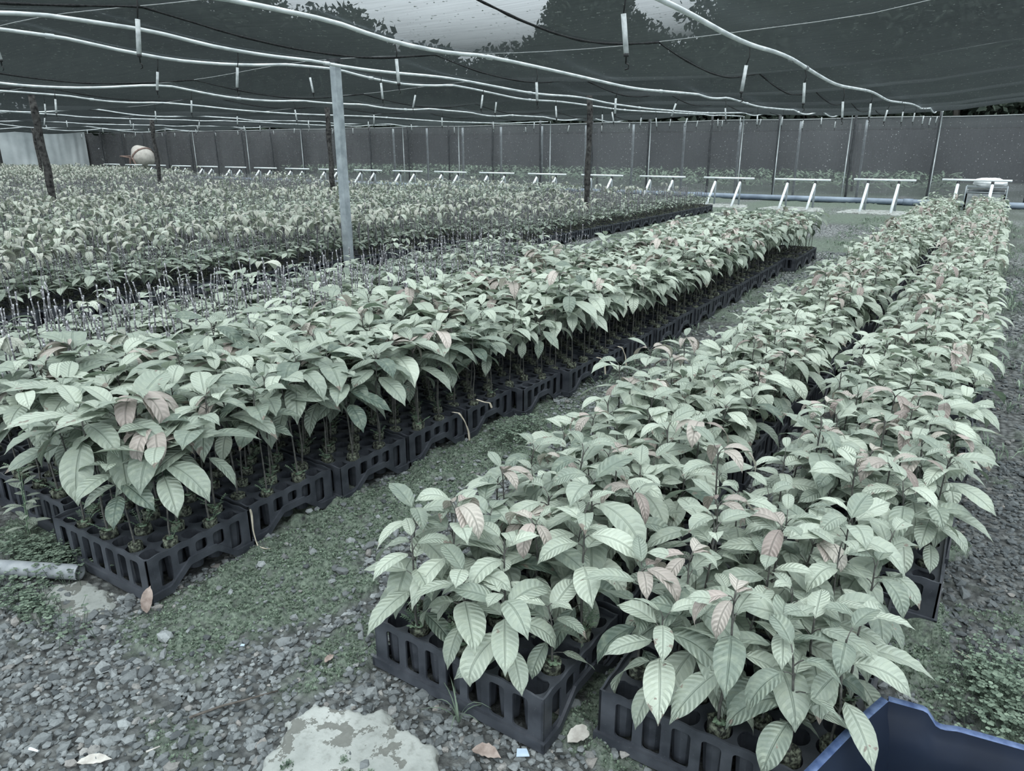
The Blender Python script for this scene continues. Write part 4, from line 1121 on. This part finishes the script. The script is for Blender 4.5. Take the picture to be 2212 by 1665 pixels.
def clover(name, cen, rad, n, seed, label):
    """low creeping weeds with small round leaflets on thin stalks"""
    r = np.random.default_rng(seed); g = G()
    for i in range(n):
        q = r.normal(0, .5, 2) * rad; bx_, by_ = cen[0] + q[0], cen[1] + q[1]; zb = float(ground_z(np.array([bx_]), np.array([by_]))[0])
        h = r.uniform(.015, .075); lean = r.normal(0, .02, 2)
        top = np.array([bx_ + lean[0], by_ + lean[1], zb + h])
        g.add(*tube([(bx_, by_, zb - .005), tuple(top)], .0009, 3, False)[:2], None, (.3, 0, 0), 0)
        a0 = r.uniform(0, 2 * PI); s_ = r.uniform(.0035, .0085)
        for m_ in range(3):
            a = a0 + m_ * 2 * PI / 3; c = top + [math.cos(a) * s_, math.sin(a) * s_, r.normal(0, .002)]
            th = np.arange(7) / 7 * 2 * PI
            v = np.vstack([c + [0, 0, -.0012]] + [c + [s_ * .85 * math.cos(t), s_ * .85 * math.sin(t), r.normal(0, .0006)] for t in th])
            g.add(v, [(0, 1 + j, 1 + (j + 1) % 7, -1) for j in range(7)], None, (np.clip(r.normal(.36, .2), 0, 1), 0, 0), 0)
    return tag(put(name, g.mesh(name, [M['moss']])), label, 'weeds', kind='stuff')
clover('clover_weeds', (-2.78, 1.03), (.20, .09), 650, 1, 'small round-leaved weeds around the grey pipe end')
clover('clover_weeds', (-2.55, .86), (.30, .06), 260, 2, 'low weeds on the gravel below the grey pipe')
clover('clover_weeds', (-2.02, 4.75), (.16, .6), 420, 3, 'leafy weeds at the foot of the trays along the aisle')
clover('clover_weeds', (.26, 2.15), (.14, .26), 600, 4, 'low weeds on dark gravel right of the right leafy bed')
clover('clover_weeds', (-1.95, 3.05), (.14, .25), 240, 5, 'small weeds by the strapped trays in the aisle')

def grass_tuft(x, y, n, h, seed, label):
    r = np.random.default_rng(seed); g = G()
    for i in range(n):
        a = r.uniform(0, 2 * PI); L = h * r.uniform(.6, 1.15); w = r.uniform(.002, .0038)
        s_ = np.linspace(0, 1, 7); out = L * (.25 * s_ + .55 * s_ ** 2.2) * r.uniform(.5, 1.2); z = L * (s_ - .42 * s_ ** 3)
        e = np.array([-math.sin(a), math.cos(a), 0]) * w
        c = np.stack([math.cos(a) * out, math.sin(a) * out, z - .01], 1)
        ww = (1 - s_ ** 2)[:, None] + .03
        v = np.stack([c - e * ww, c + [0, 0, -.0015], c + e * ww], 1).reshape(-1, 3)
        g.add(v, grid_faces(7, 3), None, (r.uniform(.35, .8), 0, 0))
    o = put('grass_tuft', g.mesh('grass_tuft', [M['moss']]), None, (x, y, float(ground_z(np.array([x]), np.array([y]))[0])))
    return tag(o, label, 'grass tuft')
grass_tuft(-1.00, 1.262, 9, .17, 3, 'tuft of long grass blades before the front tray of the right bed')
grass_tuft(-1.36, 1.33, 6, .07, 4, 'small grass tuft at the left corner of the right bed front tray')
grass_tuft(-2.02, 4.12, 8, .16, 6, 'grass tuft by the strapped trays along the aisle')
grass_tuft(-5.55, 10.4, 12, .25, 7, 'grass tuft at the foot of the long dark tray edge')

# wild plant at the left edge
t = tag(empty('wild_plant', (-3.06, 1.10, 0)), 'slender wild weed with small pointed leaves at the left edge', 'weed')
rw = np.random.default_rng(8); g = G(); g2 = G()
for (hx, hy, h) in ((.0, .0, .34), (-.07, .03, .24), (.06, -.03, .18)):
    p = np.stack([hx + .03 * np.linspace(0, 1, 6) ** 2, hy + 0 * np.linspace(0, 1, 6), np.linspace(-.02, h, 6)], 1)
    g.add(*tube(p, .0022, 4, False)[:2])
    for i in range(9):
        add_leaf(g2, at_path(p, .25 + .75 * i / 8), 2.4 * i, rw.uniform(.05, .085), rw.uniform(.02, .03), rw.uniform(.1, .6), rw.uniform(.3, .9), .15, 0, 1, rw, (rw.uniform(.3, .6), 0, .2), .012)
put('stalk', g.mesh('weed_stalk', [M['weed']]), t); put('foliage', g2.mesh('weed_foliage', [M['leaf'], M['weed']]), t)

# grey pipe, twigs, straps, dead leaves, chips
d = np.array([.304, .162]) / np.hypot(.304, .162)
t = tag(empty('grey_pipe', (-2.845, .903, .03)), 'grey plastic pipe lying on the ground, ending at the left bed', 'pipe')
pts = [(-d[0] * .9, -d[1] * .9, .0), (0, 0, 0.0), (d[0] * .31, d[1] * .31, -.004)]
v, f = [], None
g = G(); g.add(*tube(pts, .0285, 16, False)[:2]); g.add(*tube(pts, .0235, 16, False)[:2]); 
th = np.arange(16) / 16 * 2 * PI
put('tube', g.mesh('grey_pipe_tube', [M['grey_pipe']]), t)
g = G(); g.add(*tube([(-d[0] * .62, -d[1] * .62, 0), (-d[0] * .5, -d[1] * .5, 0)], .033, 16)[:2]); put('coupling', g.mesh('grey_pipe_coupling', [M['grey_pipe']]), t)
def stick(name, pts, r, mat, label, cat='twig'):
    g = G(); p = np.array(pts, float); c = p.mean(0); g.add(*tube(p - c, np.linspace(r, r * .6, len(p)), 5)[:2])
    return tag(put(name, g.mesh(name, [mat]), None, tuple(c)), label, cat)
stick('twig', [(-1.617, .85, .008), (-1.575, .925, .012), (-1.54, .975, .012), (-1.496, 1.052, .008)], .004, M['twig_dark'], 'thin dark twig on the gravel left of the concrete slab')
stick('straw_stalk', [(.14, 2.31, .02), (.2, 2.27, .03), (.235, 2.25, .032), (.34, 2.18, .02)], .0028, M['straw'], 'pale straw stalk on the weeds right of the right bed', 'straw')
stick('white_stick', [(-1.868, .556, .010), (-1.838, .563, .012)], .0045, M['white_plastic'], 'tiny white plastic stick on gravel at the bottom left', 'stick')
stick('pale_splinter', [(-1.60, .715, .012), (-1.585, .745, .014)], .003, M['pale_leaf'], 'short pale splinter on moss left of the slab', 'splinter')
def strap(pts, label, w=.006, X=None):
    p = np.array(pts, float); n = len(p)
    s0 = np.linspace(0, 1, n); s1 = np.linspace(0, 1, 14); q = np.stack([np.interp(s1, s0, p[:, i]) for i in range(3)], 1)
    e = np.tile(np.array([0.15, 1, 0.1]) * w / 2, (14, 1)); e[:, 0] += .002 * np.sin(s1 * 9)
    nrm = np.array([.0009, 0, .0004])
    v = np.concatenate([np.stack([q - e + nrm, q + e + nrm], 1).reshape(-1, 3), np.stack([q - e - nrm, q + e - nrm], 1).reshape(-1, 3)])
    f1 = grid_faces(14, 2); f2 = f1[:, ::-1] + 28
    rim = []
    for i in range(13):
        a, b = 2 * i, 2 * i + 2; rim.append((a, b, b + 28, a + 28)); rim.append((b + 1, a + 1, a + 29, b + 29))
    c = q.mean(0); g = G(); g.add(v - c, np.vstack([f1, f2, rim]))
    return tag(put('tie_strap', g.mesh('tie_strap', [M['strap']]), None, tuple(c)), label, 'strap', 'tan straps on the trays')
strap([(-2.205, 1.530, .176), (-2.208, 1.536, .15), (-2.206, 1.532, .08), (-2.200, 1.538, .012), (-2.17, 1.552, .002), (-2.15, 1.56, .006)], 'tan strap hanging between the first two trays of the left bed')
strap([(-2.20, 2.80, .182), (-2.165, 2.815, .178), (-2.15, 2.84, .13), (-2.152, 2.875, .06), (-2.15, 2.88, .004)], 'long tan strap hanging down the fourth tray of the left bed', .009)
strap([(-2.18, 2.99, .20), (-2.15, 3.02, .182), (-2.125, 3.04, .176), (-2.12, 3.05, .145)], 'short tan strap hooked over a tray rim beside the long strap', .010)
strap([(-2.03, 4.14, .185), (-2.005, 4.16, .178), (-1.995, 4.2, .13), (-1.997, 4.22, .05)], 'tan strap on the seventh tray along the aisle', .012)
strap([(-2.03, 4.47, .185), (-2.005, 4.49, .176), (-1.995, 4.53, .11), (-1.997, 4.56, .02)], 'tan strap just behind the seventh tray along the aisle', .012)
def dead_leaf(x, y, L, Wd, az, mat, label, droop=.5, seed=1, tilt=0.0, z=.012):
    r = np.random.default_rng(seed); v, f, u = leaf_geo(L, Wd, droop * .5 + tilt, droop, .35, .6, 0, .004, r)
    c = v.mean(0); v = v - [c[0], c[1], v[:, 2].min()]
    g = G(); v2 = v.copy(); v2[:, 2] -= .0012
    g.add(v, f, u); g.add(v2, f[:, ::-1], u)
    zz = float(ground_z(np.array([x]), np.array([y]))[0])
    return tag(put('fallen_leaf', g.mesh('fallen_leaf', [mat]), None, (x, y, zz + z), az), label, 'leaf')
dead_leaf(-2.178, 1.075, .095, .036, 2.2, M['dead_leaf'], 'brown fallen leaf at the near corner of the left bed', 1.2, 1, .9)
dead_leaf(-1.693, .631, .085, .026, .75, M['pale_leaf'], 'bleached pale fallen leaf at the bottom left edge', .5, 2)
dead_leaf(-.684, 1.385, .085, .042, 1.2, M['pale_leaf'], 'pale dry leaf lying between the two front trays', .5, 3)
dead_leaf(-.86, 1.20, .085, .034, .25, M['dead_leaf'], 'curled brown leaf on the slab edge before the front tray', 1.0, 4, z=.016)
dead_leaf(-1.477, 1.235, .04, .018, 1.6, M['dead_leaf'], 'small brown leaf on the gravel left of the front tray', .5, 5)
def chip(x, y, sx, sy, rz, label, z=.01):
    g = G(); v, f = box(-sx, sx, -sy, sy, -.0015, .0015); v[4:, 2] += [.0, .004, .001, .003]; v[:4, 2] += [.0, .004, .001, .003]; v[3, 0] *= .5; v[7, 0] *= .5; g.add(v, f)
    return tag(put('plastic_chip', g.mesh('plastic_chip', [M['chip']], False), None, (x, y, float(ground_z(np.array([x]), np.array([y]))[0]) + z), rz), label, 'plastic scrap')
chip(-.782, 1.254, .017, .012, .5, 'pale blue plastic scrap at the near corner of the front tray', .016)
chip(-1.756, 1.131, .008, .004, .3, 'tiny pale blue plastic scrap on gravel beside the moss')

# ------------------------------------------------------------------ blue crate at the lower right
t = tag(empty('blue_crate', (-0.006, 1.642, 0.0)), 'blue plastic crate at the lower right corner, close to the camera', 'crate')
# local: back-left corner at the origin; the crate runs along +x and towards the camera along -y
H = .258
PQ = [(0.0, 0.0), (.60, .085), (.46, -.44), (-.16, -.44)]       # plan corners from the back left one
def rimz(s_):      # height of the back rim: high at the corner, then a dip, then level
    return H - .036 * sstep(.075, .11, s_) + .006 * sstep(.12, .15, s_)
def crate_wall(p0, p1, inner, zf, n=60, flare=.035):
    s_ = np.linspace(0, 1, n); L = math.hypot(p1[0] - p0[0], p1[1] - p0[1]); rows = []
    x = p0[0] + (p1[0] - p0[0]) * s_; y = p0[1] + (p1[1] - p0[1]) * s_
    zt = zf(s_ * L)
    for q in np.linspace(0, 1, 8):
        z = .004 + (zt - .004) * q; o = flare * (1 - q)
        step = .010 if q < .72 else 0
        rows.append(np.stack([x + inner[0] * (o + step), y + inner[1] * (o + step), z], 1))
    lip = [np.stack([x - inner[0] * .016, y - inner[1] * .016, zt + .001], 1), np.stack([x - inner[0] * .018, y - inner[1] * .018, zt - .020], 1)]
    return np.array(rows), np.array(lip)
def shell(rows, th=.003, inner=(0, 0)):
    n, m, _ = rows.shape; f = grid_faces(n, m)
    v = rows.reshape(-1, 3); o = np.array([inner[0], inner[1], 0]) * th
    return np.vstack([v, v - o]), np.vstack([f, f[:, ::-1] + n * m])
body, rim = G(), G()
flat = lambda s_: np.full_like(s_, H - .030)
for i, zf in enumerate((rimz, flat, flat, lambda s_: H - .030 * sstep(.40, .05, s_))):
    p0, p1 = np.array(PQ[i]), np.array(PQ[(i + 1) % 4]); dd_ = (p1 - p0) / np.hypot(*(p1 - p0)); inn = (dd_[1], -dd_[0])
    rows, lip = crate_wall(p0, p1, inn, zf)
    body.add(*shell(rows, .003, inn)); rr_ = np.concatenate([rows[-1:], lip]); rim.add(*shell(rr_, .002, inn))
q_ = np.array([(.05, -.03), (.55, .03), (.42, -.40), (-.10, -.40)])
body.add(np.vstack([np.column_stack([q_, np.full(4, .001)]), np.column_stack([q_, np.full(4, .006)])]), [(0, 1, 2, 3), (7, 6, 5, 4), (0, 4, 5, 1), (1, 5, 6, 2), (2, 6, 7, 3), (3, 7, 4, 0)])
put('body', body.mesh('crate_shell', [M['blue_plastic']]), t); put('rim', rim.mesh('crate_rim', [M['blue_edge']]), t)
